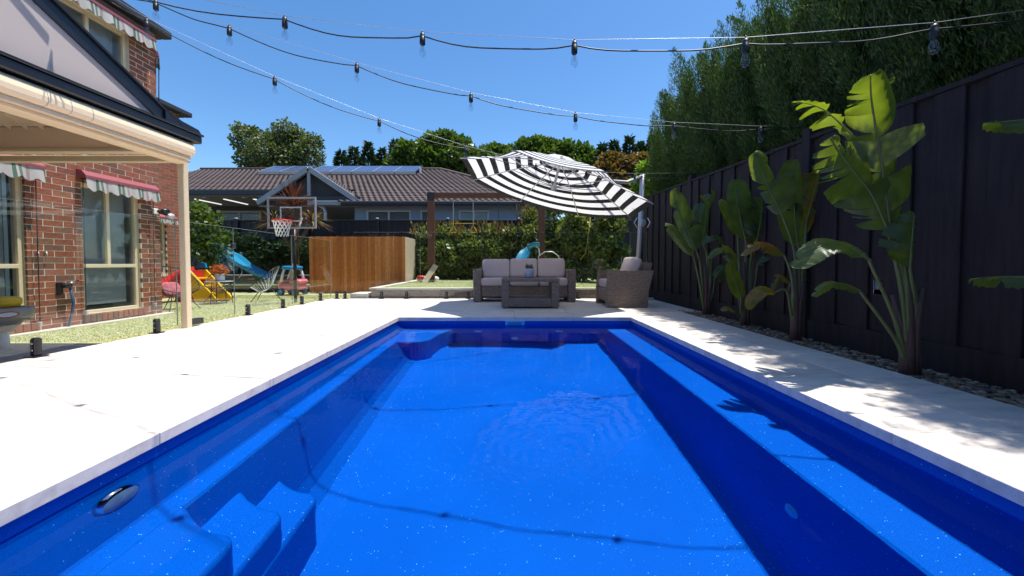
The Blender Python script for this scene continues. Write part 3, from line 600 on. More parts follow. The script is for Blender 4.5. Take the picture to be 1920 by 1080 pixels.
rf.build('roof_sheet', M['gutter'], patio)
cl = MB(); x = -6.38; ye = 4.07
while x < -3.82:
    cl.add([(x, ye, slope(ye) + .03), (x, RY, RZ + .03), (x + .155, RY, RZ + .03), (x + .155, ye, slope(ye) + .03)], [(0, 1, 2, 3)])
    cl.prism([(x + .155, ye, slope(ye) + .03), (x + .175, ye, slope(ye) + .03), (x + .175, ye, slope(ye)), (x + .155, ye, slope(ye))], (0, RY - ye, RZ - slope(ye)))
    x += .175
cl.build('ribbed_ceiling', M['offw'], patio)
y0_, y1_ = 2 * RY - 3.92, 3.92
gp = MB(); gp.prism([(-3.655, y0_, 2.277), (-3.655, y1_, 2.277), (-3.655, y1_, slope(y1_) + .02), (-3.655, RY, RZ + .02), (-3.655, y0_, slope(y1_) + .02)], (.01, 0, 0)); gp.build('gable_panel', M['poly'], patio)
for sgn in (1, -1):
    e = RY + sgn * (4.22 - RY); MB().bar((-3.66, e, slope(4.22) + .075), (-3.66, RY, RZ + .075), .06, .13).build('barge_board', M['black'], patio)
    MB().bar((-3.655, e, slope(4.22) + .15), (-3.655, RY, RZ + .15), .09, .02).build('barge_cap', M['black'], patio)
MB().cbox(-3.78, -3.60, -1.3, 4.46, 2.165, 2.25, .012).build('gutter', M['black'], patio)
MB().cbox(-3.79, -3.59, -1.3, 4.475, 2.252, 2.276, .005).build('gutter_lip', M['black'], patio)
MB().prism([(-3.70, 4.0, 2.277), (-3.70, 4.46, 2.277), (-3.70, 4.42, 2.32), (-3.70, 4.2, 2.34), (-3.70, 4.0, 2.40)], (.09, 0, 0)).build('gutter_return', M['black'], patio)
# mast that carries the festoon strings
P0 = at(139.6, -45, 3.085)
MB().tube([(-3.66, RY + .05, RZ + .16), (P0.x - .02, P0.y - .02, P0.z)], .012, 8).build('string_bracket', M['black'], patio)

# ------------------------------------------------------------------ festoon strings
def online(px, py, A, B):
    d = np.array([1., 0, 0]) * (px - CX) / FPX + _U * (CY - py) / FPX + _F; nn = np.array([-(B[1] - A[1]), B[0] - A[0], 0.])
    t = ((np.array(A) - np.array([0, 0, CAMH])) @ nn) / (d @ nn); return Vector(np.array([0, 0, CAMH]) + d * t)
ends = [Vector((3.1, 1.9, 2.1)), Vector((3.1, 3.95, 2.2)), Vector((3.1, 6.4, 2.3))]
seen = [[(534, 38), (792, 68), (1077, 84), (1398, 80), (1752, 53)], [(292, 6), (430, 54), (669, 124), (883, 180), (1079, 217), (1264, 235), (1426, 242)], [(275, 40), (515, 149), (711, 227), (873, 278), (1005, 311), (1099, 325), (1190, 329)]]
lab = ['nearest festoon string crossing the top of the sky to the right fence', 'middle festoon string of clear bulbs sagging across the sky to the fence', 'lowest festoon string running down past the striped umbrella', 'festoon string overhead nearest the steps, closest to the viewer']
mids = [[(330, 0), (640, 46), (925, 95), (1235, 97), (1560, 66), (1920, 28)], [], []]
def festoon(A, B, bulbs, label, thick=.0044):
    t = thing('festoon_string', A, label, 'string lights', 'festoon strings over the pool')
    key = lambda p: (p - A).length
    pts = sorted([A] + bulbs + [B], key=key); cur = []
    for a, b in zip(pts[:-1], pts[1:]):
        L_ = (b - a).length
        for k in range(10):
            u = k / 10; p = a.lerp(b, u); p.z -= 4 * u * (1 - u) * .045 * min(1.3, L_) * (1 + .25 * math.sin(7 * a.x)); p.y += .01 * math.sin(u * 9 + a.x); cur.append(p)
    cur.append(pts[-1]); MB().tube(cur, thick, 6).build('cable', M['cable'], t)
    MB().tube([p + Vector((0, 0, .018)) for p in pts[:1]] + [p + Vector((0, 0, .03)) for p in pts[1:-1]] + [pts[-1]], .0016, 5).build('support_wire', M['wire'], t)
    for p in bulbs:
        s_ = MB(); s_.lathe([(0, .022), (.013, .02), (.017, .005), (.017, -.01), (.019, -.012), (.019, -.05), (.016, -.056), (0, -.056)], p, 12); s_.tube([p + Vector((0, 0, .02)), p + Vector((0, 0, .04))], .004, 6)
        so = s_.build('socket', M['cable'], t)
        MB().lathe([(.012, -.056), (.013, -.068), (.021, -.09), (.0235, -.105), (.021, -.122), (.012, -.135), (0, -.139)], p, 14).build('bulb', M['bulbglass'], so)
        MB().tube([p + Vector((-.004, 0, -.06)), p + Vector((-.005, 0, -.1)), p + Vector((.005, 0, -.1)), p + Vector((.004, 0, -.06))], .0012, 4).build('filament', M['bulbmetal'], so)
for k in range(3): festoon(P0, ends[k], [online(x, y, P0, ends[k]) for x, y in seen[k]], lab[k])
E0 = Vector((3.1, -.2, 2.05)); bl = []
for k in range(6):
    u = .12 + .155 * k; p = P0.lerp(E0, u); p.z -= 4 * u * (1 - u) * .3; bl.append(p)
festoon(P0, E0, bl, lab[3], .0034)

# ------------------------------------------------------------------ right-hand paling fence
FX = 3.1
fence = thing('paling_fence', (FX, 4, 0), 'tall black lapped paling fence with posts along the right side', 'fence')
def ftop(y): return 2.0 + (y - 2.28) * .0445
FB0, FB1, BP = -1.0, 9.3, .163
y = FB0; k = 0
while y < FB1:
    t = ftop(y + BP / 2) - .035; pr = .0 if k % 2 else .026
    lap = .014 if k % 2 == 0 else .06; o = MB().cbox(FX - pr, FX + .019 - pr, y - lap + .001, y + BP + lap - .001, .2005, t, .004); o.build('paling', M['fence'], fence); y += BP; k += 1
z0 = -.05
for a, b in ((FB0, 3.85), (3.85, 6.4), (6.4, 9.3)):
    MB().cbox(FX - .03, FX + .02, a, b, -.19, .2, .006).build('plinth_board', M['fence'], fence)
    MB().bar((FX, a, ftop(a) - .015), (FX, b, ftop(b) - .015), .07, .035).build('capping', M['fence'], fence)
for y in (-.5, 1.72, 3.92, 6.42, 8.9): MB().cbox(FX - .045, FX + .045, y - .05, y + .05, -.19, ftop(y) + .09, .005).build('post', M['fence'], fence)
MB().cbox(FX + .021, FX + .06, FB0, FB1, .5, .57, .003).build('rail', M['fence'], fence)

back = thing('reflection_screen', (-1, -4.5, 0), 'unseen tall black screen added behind the viewer to darken the glass reflections', 'fence')  # added out of view so the glass panels mirror less bright sky
for k in range(29): MB().cbox(-6.4 + .4 * k, -5.99 + .4 * k, -4.5 - .022 * (k % 2), -4.48 - .022 * (k % 2), -.19, 3.1, .004).build('panel', M['fence'], back)
# ------------------------------------------------------------------ glass pool fences
GX = -3.9
def edge_(p, *bs):
    for b_ in bs: MB().box(*b_).build('polished_edge', M['gedge'], p)
gf = thing('glass_fence', (GX, 5, 0), 'frameless glass pool fence on black spigots in front of the brick house', 'glass fence')
def spigot(parent, x, y):
    s_ = MB().cbox(x - .03, x + .03, y - .028, y + .028, .006, .16, .014).build('spigot', M['black'], parent)
    MB().cbox(x - .05, x + .05, y - .05, y + .05, .0005, .01, .003).build('base_plate', M['black'], s_)
    for z in (.06, .115): MB().lathe([(0, .0), (.009, 0), (.009, -.004), (0, -.004)], (x, y - .028, z), 10, 'y').build('grub_screw', M['chrome'], s_)
for y in (1.2, 3.08, 4.14, 5.59, 6.46, 7.05, 7.75): spigot(gf, GX, y)
for a, b in ((.6, 2.55), (2.57, 4.40), (4.56, 5.32), (5.34, 6.74), (6.76, 8.2)):
    pn_ = MB().cbox(GX - .006, GX + .006, a, b, .05, 1.27, .0012).build('panel', M['glass'], gf); edge_(pn_, (GX - .006, GX + .006, a, b, 1.2705, 1.2735), (GX - .006, GX + .006, b + .0005, b + .003, .05, 1.27))
MB().cbox(GX - .03, GX + .05, 4.53, 4.72, .02, .09, .004).build('gate_hinge', M['black'], gf)
MB().tube([(GX - .04, 4.58, .05), (GX - .05, 4.55, .25), (GX - .05, 4.55, .75), (GX - .03, 4.57, .9)], .01, 6).build('gate_spring', M['black'], gf)
MB().cbox(GX - .022, GX + .022, 5.295, 5.355, .98, 1.06, .008).build('gate_latch', M['gutter'], gf)
GY = 8.22
gf2 = thing('glass_fence', (0, GY, 0), 'frameless glass pool fence behind the wicker sofa', 'glass fence')
for x in (-3.78, -3.6, -2.8, -2.25, -1.38, -.9, .2, 1.0, 1.5, 1.98, 2.6): spigot(gf2, x, GY)
pn = MB(); pn.prism([(-3.88, GY - .006, .05), (-3.42, GY - .006, .05), (-3.42, GY - .006, 1.45), (-3.62, GY - .006, 1.45), (-3.88, GY - .006, 1.27)], (0, .012, 0)); pn.build('panel', M['glass'], gf2)
for a, b in ((-3.40, -1.95), (-1.93, -.6), (-.58, .58), (.60, 1.72), (1.74, 3.0)):
    pn_ = MB().cbox(a, b, GY - .006, GY + .006, .05, 1.45, .0012).build('panel', M['glass'], gf2); edge_(pn_, (a, b, GY - .006, GY + .006, 1.4505, 1.4535), (b + .0005, b + .003, GY - .006, GY + .006, .05, 1.45))

# ------------------------------------------------------------------ retaining walls
rw = thing('retaining_wall', (0, 8.5, 0), 'low pale capped sleeper wall holding the raised lawn', 'retaining wall')
for i, (a, b) in enumerate(((-3.1, -1.55), (-1.54, .0), (.01, 1.55), (1.56, 3.08))):
    for j in range(2): MB().cbox(a, b, 8.42 + .004 * j, 8.50, -.02 + .1 * j, .077 + .1 * j, .005).build('sleeper', M['sleeper'], rw)
for j in range(2): MB().cbox(-3.12 + .004 * j, -3.05, 8.51, 12.9, -.02 + .1 * j, .077 + .1 * j, .005).build('sleeper', M['sleeper'], rw)
MB().cbox(-3.14, 3.08, 8.40, 8.56, .179, .222, .005).build('capping', M['cap'], rw)
MB().cbox(-3.15, -2.99, 8.562, 12.9, .179, .222, .005).build('capping', M['cap'], rw)
MB().cbox(-3.55, -3.155, 8.36, 8.9, -.19, .10, .006).build('step', M['cap'], rw)
tw = thing('retaining_wall', (-8, 12.4, GZ), 'two tier timber garden wall behind the outdoor chairs', 'retaining wall')
for yy, zt in ((12.15, .06), (13.0, .34)):
    z = GZ - .02 if yy < 12.5 else -.05; k = 0
    while z < zt - .03:
        for a, b in ((-12.5, -10.1), (-10.09, -7.7), (-7.69, -6.35 if yy < 12.5 else -3.4)): MB().cbox(a, b, yy - .05 + .003 * k, yy, z, min(z + .15, zt), .005).build('sleeper', M['sleeper'], tw)
        z += .153; k += 1
    MB().cbox(-12.5, -6.3 if yy < 12.5 else -3.35, yy - .09, yy + .09, zt + .001, zt + .04, .004).build('capping', M['cap'], tw)
tag(MB().box(-13, -6.35, 12.1, 12.99, -.19, .03).build('garden_bed', M['earth']), kind='structure')

# ------------------------------------------------------------------ timber screen round the pump
scr = thing('timber_screen', (-4.7, 11.7, GZ), 'honey coloured vertical board screen left of the raised lawn', 'screen')
x = -6.22; k = 0
while x < -3.24:
    MB().cbox(x, x + .1035, 11.70 + .006 * (k % 2), 11.722 + .006 * (k % 2), GZ - .02, 1.60 + rnd.uniform(-.006, .006), .003).build('board', M['boards'], scr); x += .1065; k += 1
y = 11.735
while y < 12.95: MB().cbox(-3.262, -3.24, y, y + .1035, -.1, 1.60 + rnd.uniform(-.006, .006), .003).build('board', M['pale'], scr); y += .1065  # side boards coloured paler to stand for the sun falling on them
MB().cbox(-6.2, -3.27, 11.73, 11.77, 1.25, 1.34, .003).build('rail', M['boards'], scr)

# ------------------------------------------------------------------ swing frame on the lawn
sw = thing('swing_frame', (-.7, 11.4, .2), 'brown timber swing frame standing on the raised lawn', 'swing set')
for x in (-2.36, .97):
    p = MB().cbox(x - .095, x + .095, 11.31, 11.49, .15, 2.9, .008).build('post', M['timber'], sw)
    br = MB().cbox(x - .1, x + .1, 11.30, 11.308, 2.66, 2.9, .002).build('bracket', M['black'], p)
MB().cbox(-2.265, .875, 11.35, 11.45, 2.74, 2.9, .008).build('beam', M['timber'], sw)
def strap(x, z0, z1, m=None): MB().tube([(x, 11.4, z1), (x, 11.4, z0)], .009, 6).build('chain', m or M['alu'], sw)
for x in (-1.69, -1.09): strap(x, 1.9, 2.74)
MB().tube([(-1.76, 11.4, 1.98), (-1.02, 11.4, 1.98)], .012, 8).build('trapeze_bar', M['rope'], sw)
for x in (-1.69, -1.09):
    MB().tube([(x, 11.4, 1.92), (x - .09, 11.4, 1.76), (x - .085, 11.4, 1.71), (x + .085, 11.4, 1.71), (x + .09, 11.4, 1.76), (x, 11.4, 1.92)], .011, 8).build('trapeze_ring', M['yellow'], sw)
for x in (-.33, .23): strap(x, .75, 2.74, M['cable'])
MB().cbox(-.36, .26, 11.3, 11.5, .70, .74, .01).build('swing_seat', M['black'], sw)
tag(MB().tube([at(1107, 408, 11), at(1103, 440, 11), at(1098, 475, 11), at(1088, 487, 11)], .008, 6).build('climbing_rope', M['rope']), 'thin yellow rope hanging below the striped umbrella', 'rope')
tag(MB().bar((-2.52, 11.1, .2), (-2.2, 11.28, .72), .16, .03, (0, -1, .3)).build('plank', M['pale']), 'pale plank leaning on the left post of the swing frame', 'plank')
toy = thing('garden_toy', (-2.55, 11.75, .2), 'small white and red toy lying by the swing post', 'toy')
pillow(MB(), (-2.55, 11.75, .29), .36, .12, .09, None, .7, 8).build('body', M['wplas'], toy); pillow(MB(), (-2.75, 11.7, .33), .13, .1, .07, None, .8, 7).build('head', M['red'], toy)

# ------------------------------------------------------------------ lounge set
sofa = thing('wicker_sofa', (.3, 7.8, 0), 'three seat wicker sofa with taupe cushions facing the pool', 'sofa')
for x0, x1 in ((-.72, -.56), (1.16, 1.32)): MB().cbox(x0, x1, 7.44, 8.18, .0, .65, .018).build('arm', M['wick'], sofa)
MB().cbox(-.558, 1.158, 7.47, 8.10, .105, .325, .012).build('seat_base', M['wick'], sofa)
MB().cbox(-.558, 1.158, 8.04, 8.18, .328, .70, .015).build('back', M['wick'], sofa)
for k, (a, b) in enumerate(((-.565, .01), (.012, .588), (.59, 1.165))):
    pillow(MB(), ((a + b) / 2, 7.74, .402), (b - a) / 2 - .002, .31, .08, None, .12).build('seat_cushion', M['cush'], sofa)
    Mx = Euler((math.radians(-16 + k), 0, math.radians((1.5, -1, -.5)[k]))).to_matrix() @ Euler((PI / 2, 0, 0)).to_matrix()
    pillow(MB(), ((a + b) / 2, 7.90, .655 + .012 * (k > 0)), (b - a) / 2 + .0, .205, .10, Mx, .2).build('back_cushion', M['cush'], sofa)
table = thing('coffee_table', (.36, 6.7, 0), 'open wicker coffee table between the sofa and the pool', 'table')
MB().cbox(-.136, .86, 6.39, 7.0, .46, .515, .012).build('top', M['wick'], table)
for x0, x1 in ((-.132, .0), (.725, .856)): MB().cbox(x0, x1, 6.395, 6.995, .02, .458, .01).build('side_panel', M['wick'], table)
MB().cbox(.002, .723, 6.40, 6.99, .025, .175, .01).build('base', M['wick'], table)
for x in (-.11, .775):
    for y in (6.41, 6.91): MB().cbox(x, x + .06, y, y + .06, 0, .019, .003).build('foot', M['tealf'], table)
pt = thing('potted_succulent', (.35, 6.66, .515), 'small white pot with a succulent on the coffee table', 'plant')
MB().lathe([(0, .0), (.075, 0), (.085, .02), (.098, .15), (.095, .165), (.085, .165), (.082, .14), (0, .14)], (.35, 6.66, .5155), 24).build('pot', M['pot'], pt)
sc_ = MB()
for k in range(16):
    a = k * 2.4; r = .012 + .045 * (k / 16); h = rnd.uniform(.06, .13); b = Vector((.35 + r * math.cos(a), 6.66 + r * math.sin(a), .65)); tp_ = b + Vector((.03 * math.cos(a), .03 * math.sin(a), h)); sc_.tube([b, b.lerp(tp_, .5), tp_], [.013, .016, .003], 6)
sc_.build('leaves', M['suc'], pt)
ch = thing('wicker_armchair', (2.1, 6.9, 0), 'wicker armchair turned side-on beside the umbrella pole', 'armchair')
for y0, y1 in ((6.5, 6.64), (7.24, 7.38)):
    MB().prism([(1.70, y0, 0), (2.40, y0, 0), (2.415, y0, .30), (2.50, y0, .645), (1.735, y0, .645), (1.735, y0, .64), (1.70, y0, .3)], (0, y1 - y0, 0)).build('arm', M['wick2'], ch)
MB().cbox(1.71, 2.38, 6.642, 7.238, .1, .325, .01).build('seat_base', M['wick2'], ch)
MB().prism([(2.28, 6.642, .33), (2.42, 6.642, .33), (2.53, 6.642, .78), (2.42, 6.642, .79)], (0, .596, 0)).build('back', M['wick2'], ch)
pillow(MB(), (2.01, 6.94, .405), .30, .295, .08, None, .12).build('seat_cushion', M['cush'], ch)
pillow(MB(), (2.22, 6.94, .66), .225, .29, .10, Euler((0, math.radians(-72), 0)).to_matrix(), .2).build('back_cushion', M['cush'], ch)

# ------------------------------------------------------------------ striped cantilever umbrella
uc = Vector((.802, 6.943, 2.114)); uR = 1.777; un = Vector((.257, .037, 1)).normalized(); uu = Vector((0, 1, 0)).cross(un).normalized(); uv_ = un.cross(uu); urot = 3.462
um = thing('cantilever_umbrella', (2.66, 7.95, 0), 'black and white striped cantilever umbrella over the sofa', 'umbrella')
def uvx(k, r, h): a = urot + k * PI / 4; return uc + (uu * math.cos(a) + uv_ * math.sin(a)) * (uR * r) + un * h
def uh(r): return .56 * (1 - r ** 1.3)
can = MB(); NB = 14; r0 = .10; edges = [1.0]
for b in range(NB): edges.append(edges[-1] - (1 - r0) / (NB / 2) * (.43 if b % 2 == 0 else .57))
for k in range(8):
    for b in range(NB):
        ra, rb = edges[b], edges[b + 1]; seg = 8
        def pt_(r, s_):
            a, c = uvx(k, r, uh(r)), uvx(k + 1, r, uh(r)); p = a.lerp(c, s_); sag = 4 * s_ * (1 - s_); return p - un * (.05 * sag * r) + (uc + un * uh(r) - p) * (.035 * sag * r)
        V = [pt_(ra, i / seg) for i in range(seg + 1)] + [pt_(rb, i / seg) for i in range(seg + 1)]
        can.add(V, [(i, i + 1, seg + 2 + i, seg + 1 + i) for i in range(seg)], False, 0 if b % 2 else 1)
    V = [uvx(k, 1, 0), uvx(k + 1, 1, 0)]
canopy = can.build('canopy', [M['wcloth'], M['bcloth']], um)
vent = MB()
for k in range(8): vent.add([uvx(k, .20, uh(.2) + .05), uvx(k + 1, .20, uh(.2) + .05), uc + un * .66], [(0, 1, 2)])
vent.build('vent', M['wcloth'], canopy)
hub = uc + un * .06
MB().tube([uc + un * .64, hub - un * .06], .025, 10).build('centre_post', M['alu'], um)
MB().lathe([(0, -.06), (.05, -.055), (.06, 0), (.05, .05), (0, .055)], hub, 16).build('hub', M['alu'], um)
for k in range(8):
    MB().tube([uvx(k, .03, uh(.03) - .03), uvx(k, .5, uh(.5) - .022), uvx(k, 1.0, -.012)], .0115, 6).build('rib', M['alu'], um)
    MB().tube([hub, uvx(k, .52, uh(.52) - .03)], .009, 6).build('strut', M['alu'], um)
ptop = Vector((2.80, 7.95, 2.63)); pbase = Vector((2.70, 7.95, 0.02))
MB().tube([pbase, pbase.lerp(ptop, .5), ptop], .052, 14).build('pole', M['alu'], um)
MB().tube([ptop - Vector((0, 0, .03)), Vector((2.42, 7.8, 2.44)), Vector((1.75, 7.5, 2.42)), uc + un * .60], [.04, .036, .034, .03], 10).build('arm', M['alu'], um)
MB().lathe([(0, -.03), (.075, -.03), (.085, 0), (.075, .03), (0, .03)], (2.78, 7.89, 1.62), 18, 'y').build('crank_housing', M['alu'], um)
MB().tube([(2.66, 7.86, 1.72), (2.60, 7.86, 1.62), (2.66, 7.86, 1.52)], .011, 8).build('crank_handle', M['wplas'], um); MB().tube([(2.88, 7.86, 1.72), (2.93, 7.86, 1.62), (2.88, 7.86, 1.52)], .011, 8).build('crank_grip', M['wplas'], um)
bs = MB(); bs.cbox(2.28, 3.05, 7.90, 7.98, .002, .045, .01); bs.cbox(2.66, 2.74, 7.56, 8.17, .0461, .08, .01); bs.build('cross_base', M['alu'], um)

# ------------------------------------------------------------------ strelitzia plants in the pebble strip
def spline(ps, n):
    ps = [Vector(p) for p in ps]; out = []
    for i in range(len(ps) - 1):
        p0, p1, p2, p3 = ps[max(i - 1, 0)], ps[i], ps[i + 1], ps[min(i + 2, len(ps) - 1)]
        for k in range(n):
            t = k / n; out.append(.5 * ((2 * p1) + (p2 - p0) * t + (2 * p0 - 5 * p1 + 4 * p2 - p3) * t * t + (3 * p1 - p0 - 3 * p2 + p3) * t ** 3))
    out.append(ps[-1]); return out
def ban_leaf(plant, rib, wl, wr, nrm, fold=.25, cuts=(0, 0), root=None, m=None, droop=.1, seed=0):
    'rib: midrib points from blade base to tip; wl, wr: half widths; cuts: tears on each side'
    R_ = random.Random(seed); pts = spline(rib, 10); N_ = len(pts) - 1; nrm = Vector(nrm).normalized()
    mb = MB(); uvs = []
    def fr(u):
        x = u * N_; i = min(int(x), N_ - 1); p = pts[i].lerp(pts[i + 1], x - i); t = (pts[min(i + 1, N_)] - pts[max(i - 1, 0)]).normalized(); s_ = t.cross(nrm).normalized(); return p, t, s_, s_.cross(t)
    def prof(u): return max(0.03, math.sin(PI * min(1, .06 + .94 * u ** .82)) ** .55)
    for sd, w, nc in ((-1, wl, cuts[0]), (1, wr, cuts[1])):
        if w <= 0: continue
        us = [0] + sorted(R_.uniform(.08, .93) for _ in range(nc)) + [1]
        for a, b in zip(us[:-1], us[1:]):
            if b - a < .012: continue
            nu = max(2, int((b - a) * 24)); nv = 6; dr = droop + (R_.uniform(-.25, .75) if nc else 0); gap = (.62 if (b - a) < .16 else .3) if nc else 0; short = 1 - (R_.uniform(0, .25) if nc else 0)
            base = len(mb.v); V = []
            for i in range(nu + 1):
                for j in range(nv + 1):
                    v = j / nv; u = a + (b - a) * (i / nu); uc_ = (a + b) / 2
                    u2 = u + (uc_ - u) * gap * v * v
                    p, t, s_, nn = fr(min(1, max(0, u2))); pr = prof(min(1, max(0, u2))) * w * short
                    q = p + s_ * (sd * pr * v * math.cos(fold + dr * v)) + t * (pr * v * .34) + nn * (pr * v * math.sin(fold) - pr * v * v * dr * 1.2) + nn * (.006 * math.sin(u * 60 + seed) * v)
                    V.append(q); uvs.append((v, u + v * .1))
            Fs = [(i * (nv + 1) + j, (i + 1) * (nv + 1) + j, (i + 1) * (nv + 1) + j + 1, i * (nv + 1) + j + 1) for i in range(nu) for j in range(nv)]
            mb.add(V, Fs if sd > 0 else [f[::-1] for f in Fs], True)
    o = mb.build('leaf', m or M['ban'], plant); me = o.data; ul = me.uv_layers.new(name='UVMap'); li = np.zeros(len(me.loops), np.int32); me.loops.foreach_get('vertex_index', li)
    ul.data.foreach_set('uv', np.array(uvs, np.float32)[li].ravel())
    MB().tube(pts, [.0085 * (1 - .8 * i / N_) + .001 for i in range(N_ + 1)], 6).build('midrib', M['petiole'], o)
    if root: pr = spline(list(root) + [rib[0]], 8); MB().tube(pr, [.017 - .009 * i / len(pr) for i in range(len(pr))], 8).build('petiole', M['petiole'], o)
    return o
def plant(base, label, stems):
    t = thing('strelitzia', base, label, 'plant', 'strelitzias along the black fence')
    b = Vector(base)
    for k, (dx, dy, h, r) in enumerate(stems):
        top = b + Vector((dx, dy, h)); mid = b.lerp(top, .5) + Vector((dx * -.15, 0, 0))
        MB().tube([b + Vector((dx * .25, dy * .3, -.05)), b + Vector((dx * .3, dy * .4, h * .2)), mid, top], [r * 1.3, r * 1.1, r * .85, r * .5], 9).build('stem', M['stem'], t)
    return t
V3 = Vector; FACE = (-.25, -1, .25); UPF = (-.2, -.6, 1)
def A(l, Y): return [at(x, y, Y + d) for x, y, d in l]
# nearest, tallest
p4 = plant(at(1706, 700, 2.62), 'tallest strelitzia with a torn sunlit yellow leaf, nearest on the right', [(-.05, 0, .75, .035), (.0, .03, .85, .038), (.05, -.02, .6, .03), (-.12, .02, .55, .026), (.08, .03, .5, .028)])
b4 = at(1706, 690, 2.62)
def root4(dx=0, h=.5): return [b4 + V3((dx * .3, 0, .05)), b4 + V3((dx, 0, h))]
ban_leaf(p4, A([(1668, 425, .0), (1658, 340, -.05), (1644, 250, -.13), (1634, 185, -.22), (1632, 140, -.3)], 2.66), .19, .23, (-.45, -1, -.42), .10, (10, 4), root4(-.06, .6), None, .06, 1)
ban_leaf(p4, A([(1664, 430, .05), (1633, 363, .02), (1590, 308, -.02), (1557, 258, -.05)], 2.60), .24, .15, (-.15, -1, -.3), .1, (12, 9), root4(-.08, .55), None, .12, 2)
ban_leaf(p4, A([(1640, 300, .15), (1585, 240, .12), (1540, 203, .10), (1494, 190, .08)], 2.62), .17, .17, (-.1, -.55, 1), .12, (7, 9), root4(-.06, .7) + [at(1660, 400, 2.75)], None, .1, 3)
ban_leaf(p4, A([(1628, 486, -.05), (1585, 455, -.1), (1535, 463, -.1), (1488, 503, -.1)], 2.62), .13, .12, (0, -.6, 1), .15, (1, 2), root4(-.12, .35), None, .25, 4)
ban_leaf(p4, A([(1612, 546, -.05), (1585, 533, -.05), (1555, 533, -.05), (1524, 556, -.08)], 2.62), .06, .07, (0, -.5, 1), .15, (1, 3), root4(-.12, .22), None, .2, 5)
ban_leaf(p4, A([(1706, 502, -.03), (1709, 460, -.03), (1714, 400, 0)], 2.60), .21, .05, (-.1, -1, .2), .1, (4, 1), root4(.02, .4), None, .25, 6)
ban_leaf(p4, A([(1690, 440, .12), (1702, 420, .14), (1712, 398, .14)], 2.62), .09, .03, (.3, -1, .2), .1, (0, 0), root4(.02, .5), None, .15, 61)
MB().tube([at(1722, 705, 2.6), at(1722, 668, 2.6)], .017, 10).build('cut_stem', M['stem'], p4)
tg = MB().add([at(1639, 524, 2.72), at(1657, 528, 2.72), at(1655, 553, 2.72), at(1638, 551, 2.72)], [(0, 1, 2, 3)]); tg.prism([tuple(v) for v in tg.v[:4]], (0, .002, 0)); tg = tg.build('plant_label', M['wplas'], p4)
MB().add([at(1641, 527, 2.715), at(1655, 530, 2.715), at(1653.5, 544, 2.715), at(1640, 542, 2.715)], [(0, 1, 2, 3)]).build('label_picture', M['tagm'], tg)
# second from the near end
ban_leaf(p4, A([(1640, 205, .1), (1618, 185, .1), (1640, 160, .1), (1678, 148, .1)], 2.55), .06, .07, (0, -1, -.5), .1, (1, 1), None, None, .1, 62)
p3 = plant(at(1492, 640, 3.77), 'strelitzia with two upright leaves and a rusty edged one, second nearest', [(-.03, 0, .8, .034), (.03, .02, .9, .03), (.05, -.02, .6, .03), (-.06, .03, .55, .026)])
b3 = at(1492, 636, 3.77)
def root3(dx=0, h=.5): return [b3 + V3((dx * .3, 0, .05)), b3 + V3((dx, 0, h))]
ban_leaf(p3, A([(1496, 462, 0), (1490, 400, 0), (1488, 340, 0), (1492, 298, 0)], 3.77), .20, .08, (-.3, -1, .1), .1, (1, 0), root3(.02, .8), None, .12, 7)
ban_leaf(p3, A([(1512, 418, .05), (1524, 370, .03), (1533, 330, 0), (1528, 312, -.05)], 3.75), .25, .03, (.1, -1, .2), .1, (4, 0), root3(.06, .8), M['bany'], .15, 8)
ban_leaf(p3, A([(1466, 402, 0), (1447, 365, 0), (1428, 320, 0), (1412, 287, 0)], 3.72), .12, .25, (-.1, -1, -.3), .2, (3, 4), root3(-.02, .8), None, .1, 9)
ban_leaf(p3, A([(1453, 548, -.2), (1432, 545, -.22), (1412, 560, -.22), (1403, 580, -.22)], 3.77), .07, .07, (0, -.7, .8), .2, (0, 0), root3(-.05, .25) + [at(1475, 545, 3.6)], M['bany'], .2, 10)
ban_leaf(p3, A([(1470, 478, .05), (1445, 462, .05), (1415, 462, .03), (1390, 480, 0)], 3.75), .09, .1, (0, -.5, 1), .2, (2, 2), root3(-.05, .6), M['bany'], .3, 11)
ban_leaf(p3, A([(1505, 440, .1), (1520, 400, .12), (1545, 385, .1), (1575, 380, .05)], 3.72), .11, .1, (0, -.6, 1), .15, (3, 2), root3(.05, .7), M['bany'], .2, 12)
ban_leaf(p3, A([(1500, 500, .1), (1530, 480, .1), (1560, 490, .08), (1585, 515, .05)], 3.7), .10, .10, (0, -.6, 1), .15, (3, 3), root3(.06, .55), None, .25, 121)
ban_leaf(p3, A([(1480, 530, .1), (1462, 520, .1), (1448, 545, .05)], 3.75), .06, .06, (0, -.7, .8), .15, (2, 2), root3(-.04, .4), M['bany'], .4, 122)
# third
p2 = plant(at(1396, 612, 4.66), 'strelitzia with a dark heart shaped leaf, between two others mid fence', [(-.02, 0, .8, .032), (.04, .02, .85, .03), (.08, -.02, .6, .028), (-.08, .03, .4, .026)])
b2 = at(1396, 608, 4.66)
def root2(dx=0, h=.5): return [b2 + V3((dx * .3, 0, .05)), b2 + V3((dx, 0, h))]
ban_leaf(p2, A([(1398, 450, 0), (1386, 400, 0), (1380, 360, 0), (1378, 337, 0)], 4.66), .12, .17, (-.2, -1, .1), .12, (0, 0), root2(.0, .85), None, .1, 13)
ban_leaf(p2, A([(1420, 448, -.05), (1427, 410, -.05), (1432, 372, -.05)], 4.64), .28, .04, (.1, -1, .2), .1, (7, 0), root2(.06, .8), None, .15, 14)
ban_leaf(p2, A([(1390, 560, -.1), (1383, 540, -.1), (1374, 515, -.1), (1366, 492, -.1)], 4.6), .1, .09, (0, -1, .2), .1, (0, 0), root2(-.05, .15), None, .1, 15)
ban_leaf(p2, A([(1420, 498, -.1), (1440, 480, -.1), (1465, 478, -.12), (1490, 497, -.15)], 4.62), .1, .1, (0, -.5, 1), .2, (2, 1), root2(.12, .5), None, .25, 16)
